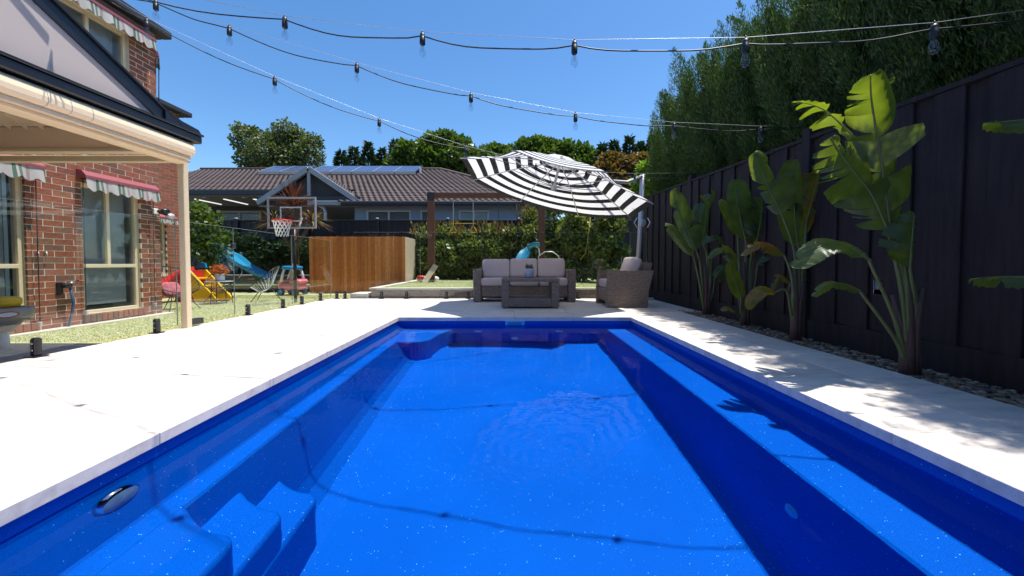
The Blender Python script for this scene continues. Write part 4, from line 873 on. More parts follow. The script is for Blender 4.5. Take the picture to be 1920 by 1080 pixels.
ban_leaf(p2, A([(1383, 440, .1), (1366, 400, .1), (1350, 375, .1)], 4.7), .1, .1, (0, -.9, .5), .2, (0, 0), root2(-.08, .7), None, .2, 17)
ban_leaf(p2, A([(1377, 585, -.2), (1365, 578, -.2), (1352, 582, -.2)], 4.55), .05, .05, (0, -.5, 1), .15, (0, 0), root2(-.08, .1), None, .2, 18)
ban_leaf(p2, A([(1410, 480, .1), (1418, 450, .1), (1436, 430, .1), (1460, 430, .08)], 4.6), .11, .1, (0, -.7, .8), .15, (3, 2), root2(.06, .6), M['bany'], .25, 181)
ban_leaf(p2, A([(1385, 500, .05), (1365, 470, .05), (1345, 468, .03), (1328, 485, 0)], 4.66), .1, .1, (0, -.6, .9), .15, (2, 2), root2(-.06, .5), None, .25, 182)
# fourth, by the armchair
p1 = plant(at(1324, 590, 5.66), 'farthest strelitzia, growing nearest the wicker armchair', [(-.03, 0, .75, .032), (.02, .02, .8, .03), (.07, -.02, .55, .03), (-.1, .02, .5, .024)])
b1 = at(1324, 586, 5.66)
def root1(dx=0, h=.5): return [b1 + V3((dx * .3, 0, .05)), b1 + V3((dx, 0, h))]
ban_leaf(p1, A([(1306, 470, 0), (1288, 430, 0), (1272, 390, 0), (1262, 354, 0)], 5.66), .14, .19, (-.2, -1, .15), .15, (1, 2), root1(-.1, .7), None, .12, 19)
ban_leaf(p1, A([(1318, 450, 0), (1322, 420, 0), (1328, 385, 0), (1345, 360, 0)], 5.64), .24, .05, (.1, -1, .2), .1, (5, 0), root1(.0, .8), None, .15, 20)
ban_leaf(p1, A([(1317, 456, -.1), (1340, 443, -.12), (1363, 452, -.12), (1382, 476, -.12)], 5.6), .13, .14, (0, -.6, .9), .15, (4, 3), root1(.03, .75), None, .2, 21)
ban_leaf(p1, A([(1340, 522, -.2), (1352, 506, -.2), (1366, 502, -.2), (1350, 530, -.2)], 5.6), .08, .08, (0, -.7, .7), .15, (0, 0), root1(.1, .3), None, .2, 22)
ban_leaf(p1, A([(1300, 480, .1), (1280, 450, .1), (1262, 428, .1), (1247, 420, .1)], 5.7), .14, .12, (-.1, -.8, .7), .15, (1, 2), root1(-.12, .5), None, .2, 23)
ban_leaf(p1, A([(1335, 470, .1), (1345, 430, .12), (1362, 400, .12)], 5.7), .1, .1, (0, -.9, .4), .15, (2, 1), root1(.06, .6), M['bany'], .2, 24)
# one more whose leaf tips reach in from the right
p5 = plant((2.88, 1.72, 0), 'strelitzia at the right edge with only leaf tips in view', [(0, 0, .8, .035), (.04, .02, .7, .03)])
ban_leaf(p5, [V3((2.86, 1.72, 1.5)), V3((2.75, 1.8, 1.52)), V3((2.62, 1.93, 1.50)), V3((2.47, 1.98, 1.50))], .10, .10, (0, -.35, 1), .12, (2, 2), [V3((2.88, 1.72, .1)), V3((2.88, 1.72, .9))], None, .2, 25)
ban_leaf(p5, [V3((2.86, 1.74, .62)), V3((2.75, 1.85, .69)), V3((2.62, 1.98, .70)), V3((2.49, 2.03, .685))], .09, .09, (0, -.3, 1), .12, (3, 3), [V3((2.88, 1.72, .1)), V3((2.88, 1.72, .4))], None, .2, 26)

# ------------------------------------------------------------------ things on the left lawn
# plastic play tub at the left edge
tb = thing('play_tub', (-5.62, 3.72, -.165), 'tan plastic play table with yellow and blue scoop at the left edge', 'play table')
t_ = MB(); Z = .16
def rrect(cx, cy, hx, hy, z, r=.12, n=6):
    P = []
    for qx, qy, a0 in ((1, 1, 0), (-1, 1, 90), (-1, -1, 180), (1, -1, 270)):
        for k in range(n + 1):
            a = math.radians(a0 + 90 * k / n); P.append((cx + qx * (hx - r) + r * math.cos(a), cy + qy * (hy - r) + r * math.sin(a), z))
    return P
rings = [rrect(-5.62, 3.72, .27, .38, .04), rrect(-5.62, 3.72, .34, .44, .16), rrect(-5.62, 3.72, .38, .47, .165), rrect(-5.62, 3.72, .39, .48, .30), rrect(-5.62, 3.72, .36, .45, .30), rrect(-5.62, 3.72, .33, .42, .2)]
nn = len(rings[0]); t_.add([v for r in rings for v in r], [(j * nn + k, j * nn + (k + 1) % nn, (j + 1) * nn + (k + 1) % nn, (j + 1) * nn + k) for j in range(5) for k in range(nn)], True); t_.add(rings[0], [tuple(range(nn))[::-1]]); t_.add(rings[-1], [tuple(range(nn))])
tub = t_.build('tub', M['tan'], tb)
for x in (-5.82, -5.42):
    for y in (3.45, 4.0): MB().tube([(x, y, -.165), (x * .99 + -.04, y, .1)], [.05, .035], 10).build('leg', M['wplas'], tb)
lg = MB().prism([(-5.231, 3.90 + .1 * math.cos(2 * PI * k / 20), .235 + .035 * math.sin(2 * PI * k / 20)) for k in range(20)], (.006, 0, 0)).build('badge', M['red'], tub)
MB().prism([(-5.224, 3.90 + .08 * math.cos(2 * PI * k / 20), .235 + .022 * math.sin(2 * PI * k / 20)) for k in range(20)], (.003, 0, 0)).build('badge_face', M['wplas'], lg)
MB().tube([(-5.5, 3.4, .36), (-5.4, 3.9, .37)], .035, 10).build('scoop_handle', M['blue'], tb); pillow(MB(), (-5.38, 4.0, .36), .08, .12, .06, None, .6, 8).build('scoop', M['yellow'], tb)
# toy slide
sl = thing('toy_slide', (-7.78, 9.1, GZ), 'red and yellow toddler slide with blue rails beside the brick wing', 'slide')
tr = Vector((-7.80, 9.3, 0))
for sgn, y in ((-1, 9.02), (1, 9.52)):
    MB().prism([(-7.88, y, .62), (-7.70, y, .62), (-6.98, y, GZ), (-7.56, y, GZ)], (0, .05, 0)).build('ladder_side', M['yellow'], sl)
for k in range(3):
    z = .0 + .19 * k; x = -7.50 - .085 * k; MB().cbox(x - .1, x + .08, 9.07, 9.52, z, z + .045, .01).build('ladder_step', M['yellow'], sl)
MB().prism([(-7.93, 9.03, .66), (-7.68, 9.03, .66), (-7.71, 9.03, .78), (-7.83, 9.03, .80)], (0, .05, 0)).build('hand_rail', M['blue'], sl); MB().prism([(-7.93, 9.52, .66), (-7.68, 9.52, .66), (-7.71, 9.52, .78), (-7.83, 9.52, .80)], (0, .05, 0)).build('hand_rail', M['blue'], sl)
ch_ = spline([(-7.83, 9.3, .60), (-8.00, 9.2, .53), (-8.16, 9.0, .30), (-8.24, 8.75, .05), (-8.22, 8.45, -.08), (-8.18, 8.2, -.1)], 6)
def trough(name, path, w, rim, m, par):
    mb = MB(); secs = []
    for i, p in enumerate(path):
        d = (path[min(i + 1, len(path) - 1)] - path[max(i - 1, 0)]).normalized(); s_ = d.cross(Vector((0, 0, 1))).normalized(); u = s_.cross(d)
        secs.append([p - s_ * (w + .03) + u * rim * .9, p - s_ * (w + .025) + u * rim, p - s_ * w + u * rim, p - s_ * w * .9 + u * .02, p, p + s_ * w * .9 + u * .02, p + s_ * w + u * rim, p + s_ * (w + .025) + u * rim, p + s_ * (w + .03) + u * rim * .9, p + s_ * w - u * .03, p - s_ * w - u * .03])
    n = len(secs[0]); mb.add([v for s_ in secs for v in s_], [(i * n + k, i * n + (k + 1) % n, (i + 1) * n + (k + 1) % n, (i + 1) * n + k) for i in range(len(secs) - 1) for k in range(n)], True)
    mb.add(secs[0], [tuple(range(n))]); mb.add(secs[-1], [tuple(range(n))[::-1]]); return mb.build(name, m, par)
trough('chute', ch_, .2, .1, M['red'], sl)
MB().prism([(-8.13, 9.1, GZ), (-7.68, 9.1, GZ), (-7.73, 9.1, .6), (-7.98, 9.1, .6)], (0, .4, 0)).build('body', M['red'], sl)
# string chairs and table
def egg_chair(loc, face, label, cush=None, m=None):
    t = thing('string_chair', loc, label, 'chair', 'string chairs on the lawn'); b = Vector(loc); Rz = Matrix.Rotation(face, 3, 'Z')
    def P(x, y, z): return b + Rz @ Vector((x, y, z))
    ring = []
    for k in range(29):
        a = 2 * PI * k / 28; q = math.sin(a)                      # front edge low, back high and wide
        x = .40 * math.cos(a) * (1 + .10 * q); yv = -.34 + .62 * (q + 1) / 2; z = .36 + .52 * ((q + 1) / 2) ** 1.25; ring.append(P(x, yv, z))
    MB().tube(ring, .011, 8, False).build('frame', M['black'], t)
    c = P(0, .03, .26); co = MB()
    for k in range(28):
        e = ring[k]; mid = e.lerp(c, .55) - Vector((0, 0, .09)); co.tube([e, mid, c.lerp(e, .08)], .0045, 4, False)
    tag(co.build('cords', m or M['black'], t), kind='stuff')
    for x, y in ((-.25, -.25), (.25, -.25), (0, .3)):
        MB().tube([P(x * .5, y * .4, .30), P(x * 1.15, y * 1.1, 0)], .009, 6).build('leg', M['black'], t)
    if cush: pillow(MB(), P(0, .12, .42), .17, .06, .15, Rz @ Euler((math.radians(-25), 0, 0)).to_matrix(), .5, 9).build('cushion', cush, t)
    return t
patt = mat('red_white_cushion', (.45, .12, .14), .9, .9, 22)
egg_chair((-6.72, 7.55, GZ), math.radians(75), 'black string chair with a red patterned cushion at the brick corner', patt)
egg_chair((-6.95, 9.15, GZ), math.radians(-4), 'black string chair behind the round table with the flower pot')
egg_chair((-6.05, 9.35, GZ), math.radians(-70), 'pale string chair turned side-on near the toy car', None, M['nwhite'])
rt = thing('round_table', (-6.75, 8.75, GZ), 'small round glass garden table between the string chairs', 'table')
MB().lathe([(0, 0), (.27, 0), (.28, .006), (.27, .012), (0, .012)], (-6.75, 8.75, .345), 28).build('top', M['ntrim'], rt)
for k in range(3):
    a = 2.1 * k + .4; MB().tube([(-6.75 + .2 * math.cos(a), 8.75 + .2 * math.sin(a), .345), (-6.75 + .25 * math.cos(a), 8.75 + .25 * math.sin(a), GZ)], .009, 6).build('leg', M['black'], rt)
MB().cbox(-6.95, -6.55, 8.72, 8.78, GZ + .06, GZ + .09, .005).build('lower_bar', M['black'], rt)
fp = thing('flower_pot', (-6.74, 8.75, .358), 'white pot of orange flowers on the round table', 'plant')
MB().lathe([(0, 0), (.075, 0), (.09, .02), (.1, .17), (.09, .175), (.085, .16), (0, .15)], (-6.74, 8.75, .3585), 20).build('pot', M['wplas'], fp)
# ---- foliage tools
def quads(c, d, L_, W_, name, m, parent, curl=.0):
    'leaf blades: centre base c, direction d, length and width arrays'
    n = len(c); d = d / np.linalg.norm(d, axis=1, keepdims=True); r = rng.normal(size=(n, 3)); s_ = np.cross(d, r); s_ /= np.linalg.norm(s_, axis=1, keepdims=True) + 1e-9
    L_ = np.broadcast_to(L_, (n,))[:, None]; W_ = np.broadcast_to(W_, (n,))[:, None]
    V = np.stack([c, c + d * L_ * .45 + s_ * W_, c + d * L_, c + d * L_ * .45 - s_ * W_], 1).reshape(-1, 3)
    return npmesh(name, V, np.arange(4 * n).reshape(-1, 4), m, parent)
def blob_pts(n, blobs, bias=.35):
    w = np.array([b[1][0] * b[1][1] * b[1][2] for b in blobs]) ** .67; ix = rng.choice(len(blobs), n, p=w / w.sum())
    u = rng.normal(size=(n, 3)); u /= np.linalg.norm(u, axis=1, keepdims=True); r = rng.uniform(0, 1, n) ** bias
    C_ = np.array([b[0] for b in blobs], float)[ix]; R_ = np.array([b[1] for b in blobs], float)[ix]; return C_ + u * R_ * r[:, None], u
def fol(n, blobs, size, m, parent, name='crown', asp=.38, out=.5, up=.1, bias=.35):
    p, u = blob_pts(n, blobs, bias); d = u * out + rng.normal(size=(n, 3)) * .6 + np.array([0, 0, up]); s = size * rng.uniform(.6, 1.35, n); return quads(p, d, s, s * asp, name, m, parent)
pf = np.array([-6.74, 8.75, .62]); fol(420, [(pf, (.17, .15, .11))], .055, M['oleaf'], fp, 'flowers', .45)
# blue slide on the terrace
bs_ = thing('garden_slide', (-8, 12.6, .03), 'long blue wavy slide behind the string chairs', 'slide')
pa = spline(A([(418, 472, 0), (436, 481, 0), (455, 497, -.2), (476, 509, -.3), (492, 517, -.4), (506, 522, -.5)], 12.7), 6)
trough('chute', pa, .2, .10, M['teal'], bs_)
for dy in (-.22, .22):
    a = pa[0] + Vector((0, dy, 0)); MB().tube([a + Vector((.15, 0, .02)), a + Vector((.02, 0, .24)), a + Vector((-.28, 0, .2)), a + Vector((-.42, 0, -.3)), a + Vector((-.6, 0, -1.0))], .018, 8).build('hand_rail', M['ntrim'], bs_)
for k in range(3): MB().tube([pa[0] + Vector((-.38 - .08 * k, -.22, -.2 - .26 * k)), pa[0] + Vector((-.38 - .08 * k, .22, -.2 - .26 * k))], .02, 8).build('ladder_rung', M['ntrim'], bs_)
s2 = thing('garden_slide', (.9, 11, .2), 'small blue slide top showing above the sofa back', 'slide')
pa = spline(A([(1011, 461, 0), (998, 462, 0), (988, 472, 0), (976, 492, -.2), (960, 508, -.4)], 11.0), 6); trough('chute', pa, .17, .09, M['teal'], s2)
MB().tube(A([(1012, 480, 0), (1010, 466, 0), (1000, 458, 0), (990, 459, 0), (984, 470, 0), (986, 478, 0)], 10.85), .017, 8).build('hand_rail', M['nwhite'], s2)
MB().tube(A([(1006, 528, .1), (1010, 480, .1), (1022, 472, .1), (1036, 472, .1), (1047, 480, .1), (1054, 500, .1), (1056, 526, .1)], 11.0), .016, 8).build('ladder_frame', M['alu'], s2)
# ride-on toy car
tc_ = thing('toy_car', (-6.4, 11.1, GZ), 'pink and white ride-on toy car with a blue roof', 'toy car')
cb = MB(); b = Vector((-6.4, 11.1, GZ))
cb.cbox(-6.72, -6.08, 10.85, 11.35, .0, .18, .06); cb.cbox(-6.40, -6.04, 10.87, 11.33, .18, .31, .05); cb.cbox(-6.74, -6.56, 10.87, 11.33, .18, .30, .05); cb.build('body', M['pink'], tc_)
for x0, x1, y in ((-6.62, -6.52, 10.90), (-6.18, -6.28, 10.90), (-6.62, -6.52, 11.30), (-6.18, -6.28, 11.30)):
    MB().tube([(x0, y, .25), (x0 * .6 + x1 * .4, y, .45), (x1, y, .63)], [.045, .035, .035], 8).build('pillar', M['wplas'], tc_)
pillow(MB(), (-6.4, 11.1, .645), .23, .25, .06, None, .45, 8).build('roof', M['blue'], tc_)
for x in (-6.6, -6.18):
    for y in (10.84, 11.36):
        w_ = MB().lathe([(0, -.04), (.09, -.04), (.105, -.02), (.105, .02), (.09, .04), (0, .04)], (x, y, GZ + .105), 18, 'y').build('wheel', M['black'], tc_); MB().lathe([(0, -.048), (.06, -.047), (.065, -.038)], (x, y, GZ + .105), 14, 'y').build('hub_cap', M['blue'], w_)
# basketball stand
bb = thing('basketball_stand', (-5.1, 8.95, GZ), 'basketball stand with clear backboard and white net', 'basketball hoop')
MB().tube([(-5.1, 8.95, GZ), (-5.1, 8.95, 1.7)], .038, 10).build('pole', M['black'], bb)
MB().bar((-5.1, 8.95, 1.65), (-5.05, 8.78, 2.05), .07, .07).build('bracket', M['black'], bb); MB().bar((-5.1, 8.95, 1.3), (-4.85, 8.82, 1.85), .04, .04).build('brace', M['chrome'], bb)
bx0, bx1, bz0, bz1, by = -5.60, -4.47, 1.58, 2.30, 8.74
f_ = MB(); w = .035
f_.cbox(bx0, bx1, by - .02, by + .02, bz1 - w, bz1, .004); f_.cbox(bx0, bx1, by - .02, by + .02, bz0, bz0 + w, .004); f_.cbox(bx0, bx0 + w, by - .02, by + .02, bz0 + w, bz1 - w, .004); f_.cbox(bx1 - w, bx1, by - .02, by + .02, bz0 + w, bz1 - w, .004)
fr_ = f_.build('backboard_frame', M['ntrim'], bb); MB().box(bx0 + .03, bx1 - .03, by - .004, by + .004, bz0 + .03, bz1 - .03).build('backboard', M['glass'], fr_)
f_ = MB(); a0, a1, c0, c1 = -5.30, -4.80, 1.74, 2.08; w = .028
f_.box(a0, a1, by - .012, by - .005, c1 - w, c1); f_.box(a0, a1, by - .012, by - .005, c0, c0 + w); f_.box(a0, a0 + w, by - .012, by - .005, c0 + w, c1 - w); f_.box(a1 - w, a1, by - .012, by - .005, c0 + w, c1 - w); f_.build('target_square', M['nwhite'], fr_)
rc = Vector((-5.12, 8.50, 1.74)); MB().tube([rc + Vector((.20 * math.cos(2 * PI * k / 24), .20 * math.sin(2 * PI * k / 24), 0)) for k in range(25)], .012, 8, False).build('rim', M['orange'], bb)
MB().cbox(-5.24, -5.0, 8.69, 8.725, 1.66, 1.78, .006).build('rim_plate', M['orange'], bb)
nt_ = MB()
for k in range(12):
    for s_ in (1, -1):
        pts = []
        for j in range(7):
            t = j / 6; a = 2 * PI * (k + s_ * t * 2.5) / 12; r = .20 - .085 * t ** .7; pts.append(rc + Vector((r * math.cos(a), r * math.sin(a), -.36 * t)))
        nt_.tube(pts, .006, 4, False)
nt_.build('net', M['net'], bb)
# leaning plank and post by the terrace
tag(MB().bar((-7.1, 11.85, -.16), (-6.85, 12.04, .75), .17, .03, (0, -1, .2)).build('plank', M['pale']), 'weathered plank leaning on the terrace wall behind the toy car', 'plank')
tag(MB().cbox(-7.4, -7.24, 12.9, 12.98, .05, 1.95, .006).build('timber_post', M['timber']), 'single brown timber post behind the basketball pole', 'post')

# ------------------------------------------------------------------ rear boundary fence
rf_ = thing('rear_fence', (-4, 14.5, .2), 'long black boundary fence below the grey neighbouring house', 'fence')
bd = MB(); x = -16
while x < 6: bd.box(x, x + .118, 14.5 + (.018 if int(x * 1000) % 2 else 0), 14.52 + (.018 if int(x * 1000) % 2 else 0), .0, 2.40); x += .121
tag(bd.build('palings', M['fence2'], rf_), kind='stuff')
MB().cbox(-16, 6, 14.46, 14.56, 2.401, 2.44, .006).build('capping', M['fence2'], rf_)
for x in (-15.85 + 2.7 * k for k in range(8)):
    p = MB().cbox(x - .05, x + .05, 14.40, 14.497, .0, 2.47, .005).build('post', M['fence2'], rf_); MB().cbox(x - .045, x + .045, 14.41, 14.49, 2.471, 2.515, .012).build('post_cap', M['nwhite'], p)

# ------------------------------------------------------------------ neighbouring house
nh = thing('neighbour_house', (-6, 17, .2), 'blue-grey single storey house with brown tiled roof and solar panels', 'house')
def rz(Y): return 6.1 - .45 * (21.5 - Y)
WYn = 15.75
nw = MB(); nholes = [(-5.95, -4.10, 2.1, 2.98), (-3.7, -3.1, 2.1, 2.98), (-2.1, -.85, 2.1, 2.98), (1.35, 1.75, 2.1, 3.0)]
xc = sorted({-6.45, 1.9, *[h[0] for h in nholes], *[h[1] for h in nholes]}); zc = [.2, 2.1, 2.98, 3.0, 3.35]
for a, b in zip(xc[:-1], xc[1:]):
    for c, d in zip(zc[:-1], zc[1:]):
        if any(h[0] <= a and b <= h[1] and h[2] <= c and d <= h[3] for h in nholes): continue
        nw.box(a, b, WYn, WYn + .2, c, d)
nw.box(-6.45, -6.25, WYn + .2, 20, .2, 3.35); nw.box(1.7, 1.9, WYn + .2, 24, .2, 3.35)
nw.build('wall', M['nwall'], nh)
for (a, b, c, d) in nholes:
    f_ = MB(); t = .07; f_.cbox(a, a + t, WYn - .03, WYn + .06, c, d, .005); f_.cbox(b - t, b, WYn - .03, WYn + .06, c, d, .005); f_.cbox(a + t, b - t, WYn - .03, WYn + .06, d - t, d, .005); f_.cbox(a - .05, b + .05, WYn - .05, WYn + .06, c, c + t, .005)
    w_ = f_.build('window', M['nwhite'], nh); m_ = (a + b) / 2
    if b - a > 1: MB().cbox(m_ - .04, m_ + .04, WYn - .02, WYn + .05, c + t, d - t, .004).build('mullion', M['nwhite'], w_)
    MB().box(a + t, m_, WYn + .02, WYn + .03, c + t, d - t).build('pane', M['winglass'], w_); MB().box(m_, b - t, WYn + .02, WYn + .03, c + t, d - t).build('pane', M['winglass'], w_)
    MB().box(a, b, WYn + .09, WYn + .1, c, d).build('blind', M['nblind'], w_)
for k in range(11): MB().cbox(-6.2 + .74 * k, -6.1 + .74 * k, WYn - .07, WYn - .001, 3.12, 3.2, .004).build('vent_block', M['nwall'], nh)
# tiled roof planes with raised courses
def tiles(mb, pa, pb, pc, pd, rows, pitch=.25, amp=.016):
    'pa-pb eave, pd-pc ridge; wavy courses that overlap the one below'
    pa, pb, pc, pd = map(Vector, (pa, pb, pc, pd)); nrm = (pb - pa).cross(pd - pa).normalized()
    if nrm.z < 0: nrm = -nrm
    e = (pb - pa).normalized()
    for r in range(rows):
        v0, v1 = r / rows, (r + 1.06) / rows; l0, r0_, l1, r1 = pa.lerp(pd, v0), pb.lerp(pc, v0), pa.lerp(pd, min(1, v1)), pb.lerp(pc, min(1, v1))
        n_ = max(2, int((r0_ - l0).length / (pitch / 4))); V = []
        for q, lift, (l, rr) in ((0, -.02, (l0, r0_)), (1, .035, (l0, r0_)), (2, .0, (l1, r1))):
            for i in range(n_ + 1):
                p = l.lerp(rr, i / n_); ph = (p - pa).dot(e) / pitch * 2 * PI + (PI if r % 2 else 0); V.append(p + nrm * (lift + amp * math.sin(ph)))
        mb.add(V, [(j * (n_ + 1) + i, j * (n_ + 1) + i + 1, (j + 1) * (n_ + 1) + i + 1, (j + 1) * (n_ + 1) + i) for j in range(2) for i in range(n_)], False)
YL, YR = 17.0, 15.2
rm = MB(); tiles(rm, (-17.5, YL, rz(YL)), (-6.9, YL, rz(YL)), (-6.9, 21.5, 6.1), (-17.5, 21.5, 6.1), 17)
tiles(rm, (-6.9, YR, rz(YR)), (2.15, YR, rz(YR)), (-3.9, 21.5, 6.1), (-6.9, 21.5, 6.1), 24)
tiles(rm, (2.15, YR, rz(YR)), (2.15, 28, rz(YR)), (-3.9, 22.0, 6.1), (-3.9, 21.5, 6.1), 24)
rm.box(-17.5, -3.9, 21.5, 21.7, 5.9, 6.12)
nroof = tag(rm.build('roof', M['tile'], nh), kind='stuff')
MB().tube([(-17.5, 21.5, 6.12), (-3.9, 21.5, 6.12), (2.15, YR, rz(YR) + .04)], .09, 8).build('ridge_tiles', M['tile'], nh)
MB().cbox(-6.75, 2.2, YR - .1, YR + .06, rz(YR) - .16, rz(YR) - .01, .02).build('gutter', M['gutter'], nh); MB().box(-6.4, 2.1, YR + .06, WYn - .002, rz(YR) - .12, rz(YR) - .09).build('soffit', M['nwall'], nh)
MB().cbox(-17.5, -8.9, YL - .12, YL + .04, rz(YL) - .25, rz(YL) - .015, .02).build('veranda_fascia', M['gutter'], nh)
MB().box(-17.5, -6.5, YL + .05, 20.0, 3.80, 3.83).build('veranda_ceiling', M['ceil'], nh)
MB().box(-17.5, -6.46, 20.0, 20.2, .2, 4.2).build('veranda_wall', M['ndark'], nh)
for x0 in (-15.4, -10.2):
    f_ = MB(); f_.box(x0, x0 + 2.3, 19.94, 19.998, 3.45, 3.55); f_.box(x0, x0 + .08, 19.94, 19.998, 2.2, 3.45); f_.box(x0 + 1.1, x0 + 1.2, 19.94, 19.998, 2.2, 3.45); f_.box(x0 + 2.2, x0 + 2.3, 19.94, 19.998, 2.2, 3.45)
    w_ = f_.build('window', M['ntrim'], nh); MB().box(x0 + .08, x0 + 2.2, 19.97, 19.99, 2.2, 3.45).build('pane', M['winglass'], w_)
for x in (-14.75, -13.4, -12.0, -10.6): MB().cbox(x, x + .07, 17.7, 19.3, 3.765, 3.795, .004).build('skylight_strip', M['tube'], nh)  # ceiling skylights, no lamps; the daylight in them is an added glow
for x in (-13.9, -12.1, -10.2): MB().lathe([(0, 0), (.12, 0), (.13, -.03), (0, -.03)], (x, 17.35, 3.80), 16).build('downlight', M['nwhite'], nh)
# porch gable
GYf, gx, gz, gh = 15.4, -8.15, 4.62, 2.1
for sgn in (-1, 1):
    e = Vector((gx + sgn * gh, GYf, 3.22)); a = Vector((gx, GYf, gz))
    MB().bar(e, a, .14, .2, (0, 0, 1)).build('gable_barge', M['ntrim'], nh)
    g_ = MB(); tiles(g_, (e.x, GYf, 3.26), (e.x, 19, 3.26), (gx, 21.2, gz + .06), (gx, GYf, gz + .06), 8); tag(g_.build('gable_tiles', M['tile'], nh), kind='stuff')
MB().add([(gx - gh + .1, GYf + .25, 3.2), (gx + gh - .1, GYf + .25, 3.2), (gx, GYf + .25, gz - .1)], [(0, 1, 2)]).build('gable_panel', M['ndark'], nh)
MB().cbox(gx - gh, gx + gh - .02, GYf - .05, GYf + .06, 3.3, 3.5, .01).build('tie_beam', M['gutter'], nh); MB().box(gx - .06, gx + .06, GYf - .03, GYf + .04, 3.5, gz - .1).build('king_post', M['ntrim'], nh)
MB().cbox(gx + .0, gx + gh + .05, GYf - .16, GYf - .06, 3.12, 3.3, .01).build('porch_fascia', M['ntrim'], nh)
MB().box(gx - gh, gx + gh, GYf + .06, 20, 3.10, 3.13).build('porch_ceiling', M['ceil'], nh)
MB().tube([(-7.9, 15.5, 3.2), (-7.62, 15.5, 3.05), (-7.55, 15.5, 2.9), (-7.55, 15.5, .2)], .06, 10).build('downpipe', M['nwhite'], nh)
MB().cbox(1.75, 1.9, WYn - .15, WYn - .02, .2, 3.3, .02).build('corner_downpipe', M['nwhite'], nh)
# solar panels on rails
sdir = Vector((0, 1, .45)).normalized(); snr = Vector((0, -.45, 1)).normalized()
def solar(x, y0, w, ln):
    o = MB().box(0, w - .03, 0, ln, 0, .04).build('solar_panel', M['solar']); o.parent = nh; b_ = Vector((x, y0, rz(y0))) + snr * .16
    o.matrix_local = Matrix.Translation(b_ - wloc(nh)) @ Matrix(((1, 0, 0, 0), (0, sdir.y, snr.y, 0), (0, sdir.z, snr.z, 0), (0, 0, 0, 1)))
    f_ = MB().box(0, w - .03, -.01, -.001, -.12, .045); f_.box(-.02, -.001, -.01, ln, 0, .045); fo = f_.build('frame', M['alu']); fo.parent = o
for k in range(5): solar(-10.55 + 1.13 * k, 20.0, 1.13, 1.62)
for k in range(2): solar(-13.2 + 1.13 * k, 20.0, 1.13, 1.62)
MB().cbox(-4.85, -4.75, 20.35, 20.45, 5.6, 5.95, .01).build('vent_pipe', M['nwhite'], nh)

# ------------------------------------------------------------------ trees and shrubs
def limbs(t, base, tips, r, m):
    b = Vector(base); mb = MB()
    for k, tp_ in enumerate(tips):
        tp_ = Vector(tp_); f = b.lerp(Vector((b.x, b.y, tp_.z)), .45); mb.tube([f, f.lerp(tp_, .5) + Vector((0, 0, .15)), tp_], [r * .55, r * .35, r * .12], 6)
    top = max(Vector(q).z for q in tips); mb.tube([b, b.lerp(Vector((b.x, b.y, top)), .5) + Vector((r, 0, 0)), Vector((b.x, b.y, top - .3))], [r * 1.25, r * .9, r * .4], 9); return mb.build('trunk', m, t)
def tree(name, label, base, blobs, n, size, m, bark='trunk', r=.15, cat='tree', group=None, **kw):
    t = thing(name, base, label, cat, group); limbs(t, base, [b[0] for b in blobs], r, M[bark]); fol(n, blobs, size, m, t, **kw); return t
def auto_blobs(c, R_, k, s, seed):
    q = random.Random(seed); out = []
    for _ in range(k):
        a = q.uniform(0, 2 * PI); e = q.uniform(-.6, 1); rr = q.uniform(.45, .8); f = math.sqrt(max(0, 1 - e * e * .8)); rad = s * q.uniform(.6, 1.15)
        out.append(((c[0] + R_[0] * rr * f * math.cos(a), c[1] + R_[1] * rr * f * math.sin(a), c[2] + R_[2] * rr * e), (rad, rad, rad * .8)))
    return out
c = at(517, 268, 28); bl_ = [((at(x, y, 28 + d)), (s, s, s * z)) for x, y, d, s, z in ((462, 262, 0, 1.0, 1.0), (470, 300, 0, 1.1, .8), (500, 285, -.5, 1.3, 1), (536, 245, 0, .9, .9), (545, 280, .5, 1.4, .9), (580, 290, 0, 1.1, 1.2), (515, 262, .3, .9, .8), (588, 262, 0, .6, .7), (450, 240, 0, .6, .5), (530, 305, 0, 1.6, .9), (560, 255, .4, .8, .6), (475, 246, .2, .6, .5))]
tree('birch_tree', 'loose grey-green birch rising alone above the tiled roof', (c.x, 28, 0), [(tuple(b[0]), b[1]) for b in bl_], 11000, .21, M['birch'], 'btrunk', .22, up=-.25)
def conifer(name, label, x, Y, ztop, rad, m, n=5000, size=.3, group=None):
    t = thing(name, (x, Y, 0), label, 'tree', group); MB().tube([(x, Y, 0), (x, Y, ztop - .4)], [.2, .04], 8).build('trunk', M['trunk'], t)
    u = rng.uniform(0, 1, n) ** .7; z = ztop - u * (ztop - 1.2); a = rng.uniform(0, 2 * PI, n); lay = 1 + .22 * np.sin(z * 5 + a * 2); r = rad * (u ** .8) * lay * rng.uniform(.55, 1.05, n) ** .6
    p = np.stack([x + r * np.cos(a), Y + r * np.sin(a), z], 1); d = np.stack([np.cos(a) * .8, np.sin(a) * .8, np.full(n, .35)], 1) + rng.normal(size=(n, 3)) * .3; s = size * rng.uniform(.6, 1.3, n); quads(p, d, s, s * .2, 'crown', m, t); return t
cg = 'conifers beyond the neighbouring roof'
for k, (px, py, Y, r) in enumerate(((640, 284, 30, 1.5), (664, 276, 31, 1.6), (690, 268, 30, 1.7), (716, 280, 31, 1.6), (741, 264, 30.5, 1.8))):
    p = at(px, py, Y); conifer('conifer', ('leftmost dark conifer beyond the roof ridge, beside the birch gap', 'second dark conifer beyond the roof ridge from the birch', 'middle dark conifer of the row beyond the solar panels', 'low dark conifer in the dip of the row beyond the solar panels', 'tallest dark conifer beside the light green broadleaf tree')[k], p.x, Y, p.z, r, M['cypd'], 5000, .4, cg)
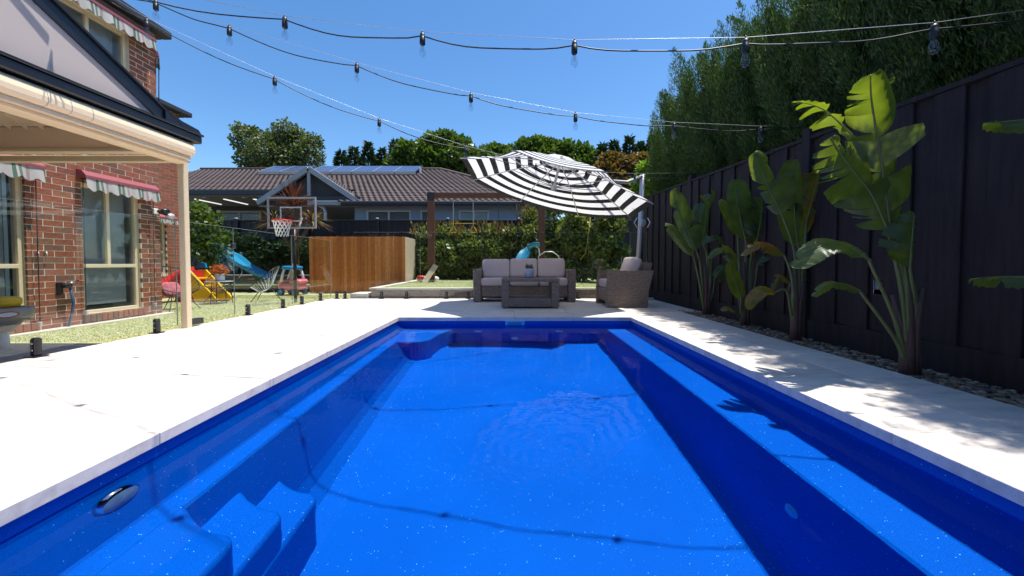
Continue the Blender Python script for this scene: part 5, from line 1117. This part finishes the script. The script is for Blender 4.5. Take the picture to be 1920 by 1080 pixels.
def broad(pxs, Y, label, m, n, size, name='broadleaf_tree', **kw):
    bl = [(tuple(at(x, y, Y + d)), (s, s, s * .85)) for x, y, d, s in pxs]; cx_ = sum(b[0][0] for b in bl) / len(bl); return tree(name, label, (cx_, Y, 0), bl, n, size, m, **kw)
broad([(765, 288, 0, 1.0), (790, 292, -.5, 1.1), (815, 276, 0, 1.1), (840, 268, 0, .9), (862, 280, .3, 1.0), (850, 305, 0, 1.5), (800, 312, 0, 1.5), (880, 305, 0, 1.2), (825, 262, 0, .6), (750, 308, 0, 1.0), (905, 300, .5, 1.0)], 27, 'light green broadleaf tree left of the striped umbrella', M['broad'], 14000, .30)
broad([(925, 288, 0, .8), (950, 292, .5, .9), (985, 282, 0, .9), (1005, 276, 0, .9), (1030, 278, 0, .8), (1060, 285, 0, .9), (1090, 290, 0, .9), (1110, 300, 0, .8), (1020, 300, 0, 1.4), (1080, 312, 0, 1.3), (960, 310, 0, 1.3)], 29, 'bushy green tree showing over the top of the striped umbrella', M['broad'], 14000, .32)
for k, (px, py, r) in enumerate(((1130, 272, .9), (1155, 262, 1.0), (1180, 258, 1.0), (1205, 262, 1.0), (1226, 250, 1.1))):
    p = at(px, py, 21); conifer('dark_cypress', ('leftmost dark cypress behind the umbrella pole', 'second dark cypress from the left behind the umbrella pole', 'middle dark cypress behind the umbrella pole', 'fourth dark cypress, next to the tall hedge', 'dark cypress half hidden by the tall hedge')[k], p.x, 21 + .4 * (k % 2), p.z, r * 1.2, M['cypd'], 5000, .3, 'dark cypresses behind the umbrella pole')
broad([(1135, 318, 0, .5), (1160, 312, .2, .55), (1185, 315, 0, .5), (1210, 320, 0, .5), (1150, 335, 0, .6), (1195, 340, 0, .6), (1170, 350, 0, .6), (1140, 298, 0, .3), (1200, 300, 0, .35)], 16, 'rust tinged shrub behind the umbrella canopy', M['rust'], 9000, .17, 'rusty_shrub', cat='shrub', r=.08)
broad([(1215, 318, 0, .28), (1232, 330, 0, .33), (1246, 345, 0, .3), (1222, 350, 0, .36), (1205, 342, .1, .3), (1255, 325, .2, .2), (1235, 365, 0, .3)], 11.2, 'bright lime green bush over the end of the black fence', M['lime'], 4200, .13, 'lime_bush', cat='shrub', r=.05)
# screening shrubs in front of the rear fence
lb = ('leafy screening shrub beside the timber screen', 'leafy screening shrub behind the left swing post', 'leafy screening shrub behind the trapeze rings', 'leafy screening shrub behind the sofa middle', 'leafy screening shrub left of the right swing post', 'leafy screening shrub right of the right swing post', 'shaded screening shrub behind the hanging yellow rope', 'shaded screening shrub behind the wicker armchair', 'shaded screening shrub in the corner by the umbrella pole')
for k in range(9):
    x = -2.95 + .74 * k; top = 2.0 + .12 * math.sin(k * 2.3) + (.75 if k >= 5 else 0); Y = 13.3 - (.0 if k < 6 else .7 * (k - 5))
    bl = auto_blobs((x, Y, 1.05 + (.35 if k >= 5 else 0)), (.5, .45, .85 + (.35 if k >= 5 else 0)), 10 + (5 if k >= 5 else 0), .36, 40 + k) + [((x, Y, top - .25), (.32, .3, .3)), ((x, Y, .5), (.5, .45, .35))]
    t = tree('screening_shrub', lb[k], (x, Y, .2), bl, 6200, .12, M['shrub'], 'trunk', .035, 'shrub', 'screening shrubs on the raised lawn', up=.25)
    tp_ = np.stack([x + rng.uniform(-.5, .5, 120), Y + rng.uniform(-.4, .3, 120), top + rng.uniform(-.35, .12, 120)], 1); tag(quads(tp_, np.stack([rng.normal(0, .25, 120), rng.normal(0, .25, 120), np.ones(120)], 1), .17, .03, 'new_shoots', M['rust'], t), kind='stuff')
for k, x in enumerate((-10.3, -9.2, -8.2, -7.1, -6.2)):
    tree('garden_shrub', ('dim shrub on the terrace behind the small tree', 'dim shrub on the terrace left of the blue slide', 'dim shrub on the terrace behind the blue slide', 'dim shrub on the terrace behind the timber post', 'dim shrub on the terrace beside the board screen')[k], (x, 13.8, .3), auto_blobs((x, 13.8, 1.1), (.5, .3, .7), 8, .36, 80 + k), 2600, .13, M['cypd'], 'trunk', .03, 'shrub', 'shrubs on the garden terrace', asp=.35)
broad([(368, 395, 0, .35), (388, 410, 0, .35), (372, 430, -.2, .4), (400, 455, 0, .36), (385, 470, -.1, .36), (412, 470, 0, .3), (395, 500, 0, .3), (410, 515, .1, .25), (365, 460, .1, .4), (380, 520, 0, .3), (420, 440, .1, .2)], 11.3, 'small glossy leafed tree just right of the patio post', M['broad'], 1700, .12, 'garden_tree', r=.05, asp=.45)
# cordyline
cd = thing('cordyline', (-7.3, 12.7, 0), 'spiky dark red cordyline behind the basketball backboard', 'plant')
def spikes(c, n, L_, m, up0, up1, w=.03, name='leaf_head'):
    V = []; Fq = []
    for k in range(n):
        a = rnd.uniform(0, 2 * PI); e = rnd.uniform(up0, up1); d = Vector((math.cos(a) * math.cos(e), math.sin(a) * math.cos(e), math.sin(e))); s_ = d.cross(Vector((0, 0, 1))).normalized(); l = L_ * rnd.uniform(.7, 1.1); b_ = len(V)
        for q, ww in ((0, .5), (.35, 1), (.7, .75), (1, .05)):
            p = Vector(c) + d * l * q - Vector((0, 0, .35 * l * q * q * math.cos(e))); V += [p - s_ * w * ww, p + s_ * w * ww]
        Fq += [(b_ + 2 * i, b_ + 2 * i + 1, b_ + 2 * i + 3, b_ + 2 * i + 2) for i in range(3)]
    return npmesh(name, np.array([tuple(v) for v in V]), np.array(Fq), m, cd)
h1, h2, h3 = at(549, 390, 12.7), at(515, 418, 12.6), at(585, 415, 12.6)
MB().tube([(h1.x, 12.7, .2), h1], [.09, .06], 8).build('trunk', M['trunk'], cd); MB().tube([(h1.x, 12.7, 1.2), h2], [.06, .05], 8).build('trunk', M['trunk'], cd); MB().tube([(h1.x, 12.7, 1.2), h3], [.06, .05], 8).build('trunk', M['trunk'], cd)
spikes(h1, 130, 1.05, M['cordy'], .35, 1.5, .035); spikes(h2, 45, .85, M['cordg'], -.1, .9, .022); spikes(h3, 40, .8, M['cordg'], -.1, .9, .022); spikes(h2, 45, .8, M['cordy'], -.2, 1, .025); spikes(h3, 50, .8, M['cordy'], -.2, 1, .025)
# tall cypress hedge behind the right fence
hl = ['at the right edge above the fence', 'second from the right edge above the fence', 'third from the right edge, above the bare branches', 'above the tallest strelitzia', 'left of the tallest strelitzia', 'above the fence post in the middle', 'above the second nearest strelitzia', 'above the heart leafed strelitzia', 'second from the far end of the hedge', 'at the far end of the hedge']
for k in range(10):
    y0 = 1.0 + .83 * k; x0 = 3.93 + .016 * k + .04 * math.sin(k * 1.7); top = (4.35, 4.45, 4.25, 4.35, 4.1, 4.2, 4.15, 4.4, 4.35, 4.05)[k]
    t = thing('cypress_tree', (x0, y0, 0), 'tall dense green cypress of the hedge, ' + hl[k], 'tree', 'cypress hedge behind the black fence')
    MB().tube([(x0, y0, 0), (x0 + .05, y0, 2), (x0, y0, top - .4)], [.13, .1, .03], 9).build('trunk', M['trunk'], t)
    br = MB()
    for q in range(26):
        a = rnd.uniform(0, 2 * PI); z = rnd.uniform(1.5, 2.8); br.tube([(x0, y0, z), (x0 + .35 * math.cos(a), y0 + .35 * math.sin(a), z + .12), (x0 + .62 * math.cos(a), y0 + .62 * math.sin(a), z + .32)], [.018, .011, .004], 5)
    br.build('bare_branches', M['trunk'], t)
    def rad(z): u = np.clip((top - z) / (top - 2.05), 0, 1); return .34 + .42 * np.clip(u / .16, 0, 1) ** .5 - .12 * np.clip((u - .8) / .2, 0, 1)
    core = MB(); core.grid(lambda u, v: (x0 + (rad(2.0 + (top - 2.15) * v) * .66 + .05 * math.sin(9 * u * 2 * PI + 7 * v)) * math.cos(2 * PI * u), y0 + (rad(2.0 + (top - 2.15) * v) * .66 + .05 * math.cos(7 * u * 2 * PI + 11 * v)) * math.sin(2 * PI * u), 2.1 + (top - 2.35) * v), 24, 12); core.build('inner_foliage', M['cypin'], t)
    n = 210; z = 1.85 + (top - 2.35) * rng.uniform(0, 1, n) ** .9; a = np.where(rng.uniform(0, 1, n) < .78, rng.uniform(PI * .45, PI * 1.6, n), rng.uniform(0, 2 * PI, n)); lump = 1 + .1 * np.sin(a * 5 + z * 3.1 + k) + .08 * np.sin(a * 3 - z * 5.3); r = rad(z) * lump * rng.uniform(.8, 1.0, n)
    c0 = np.stack([x0 + r * np.cos(a), y0 + r * np.sin(a), z], 1); ax = np.stack([np.cos(a) * .24, np.sin(a) * .24, np.full(n, 1.)], 1) + rng.normal(size=(n, 3)) * .10; ax /= np.linalg.norm(ax, axis=1, keepdims=True)
    S_ = 300; PLn = np.repeat(rng.uniform(.42, .85, n), S_); tt = rng.uniform(0, 1, n * S_); A_ = np.repeat(ax, S_, 0); C_ = np.repeat(c0, S_, 0); wr = .095 * np.sin(PI * np.clip(.15 + .84 * tt, 0, 1)) ** .8 * PLn / .5
    off = rng.normal(size=(n * S_, 3)); off /= np.linalg.norm(off, axis=1, keepdims=True); off *= (wr * rng.uniform(.25, 1, n * S_) ** .5)[:, None]
    P_ = C_ + A_ * (PLn * tt)[:, None] + off; D_ = A_ * 1.0 + off / (wr[:, None] + .01) * .45 + rng.normal(size=P_.shape) * .25; L_ = rng.uniform(.03, .075, n * S_)
    quads(P_, D_, L_, L_ * .07 + .0012, 'crown', M['cyp'], t)
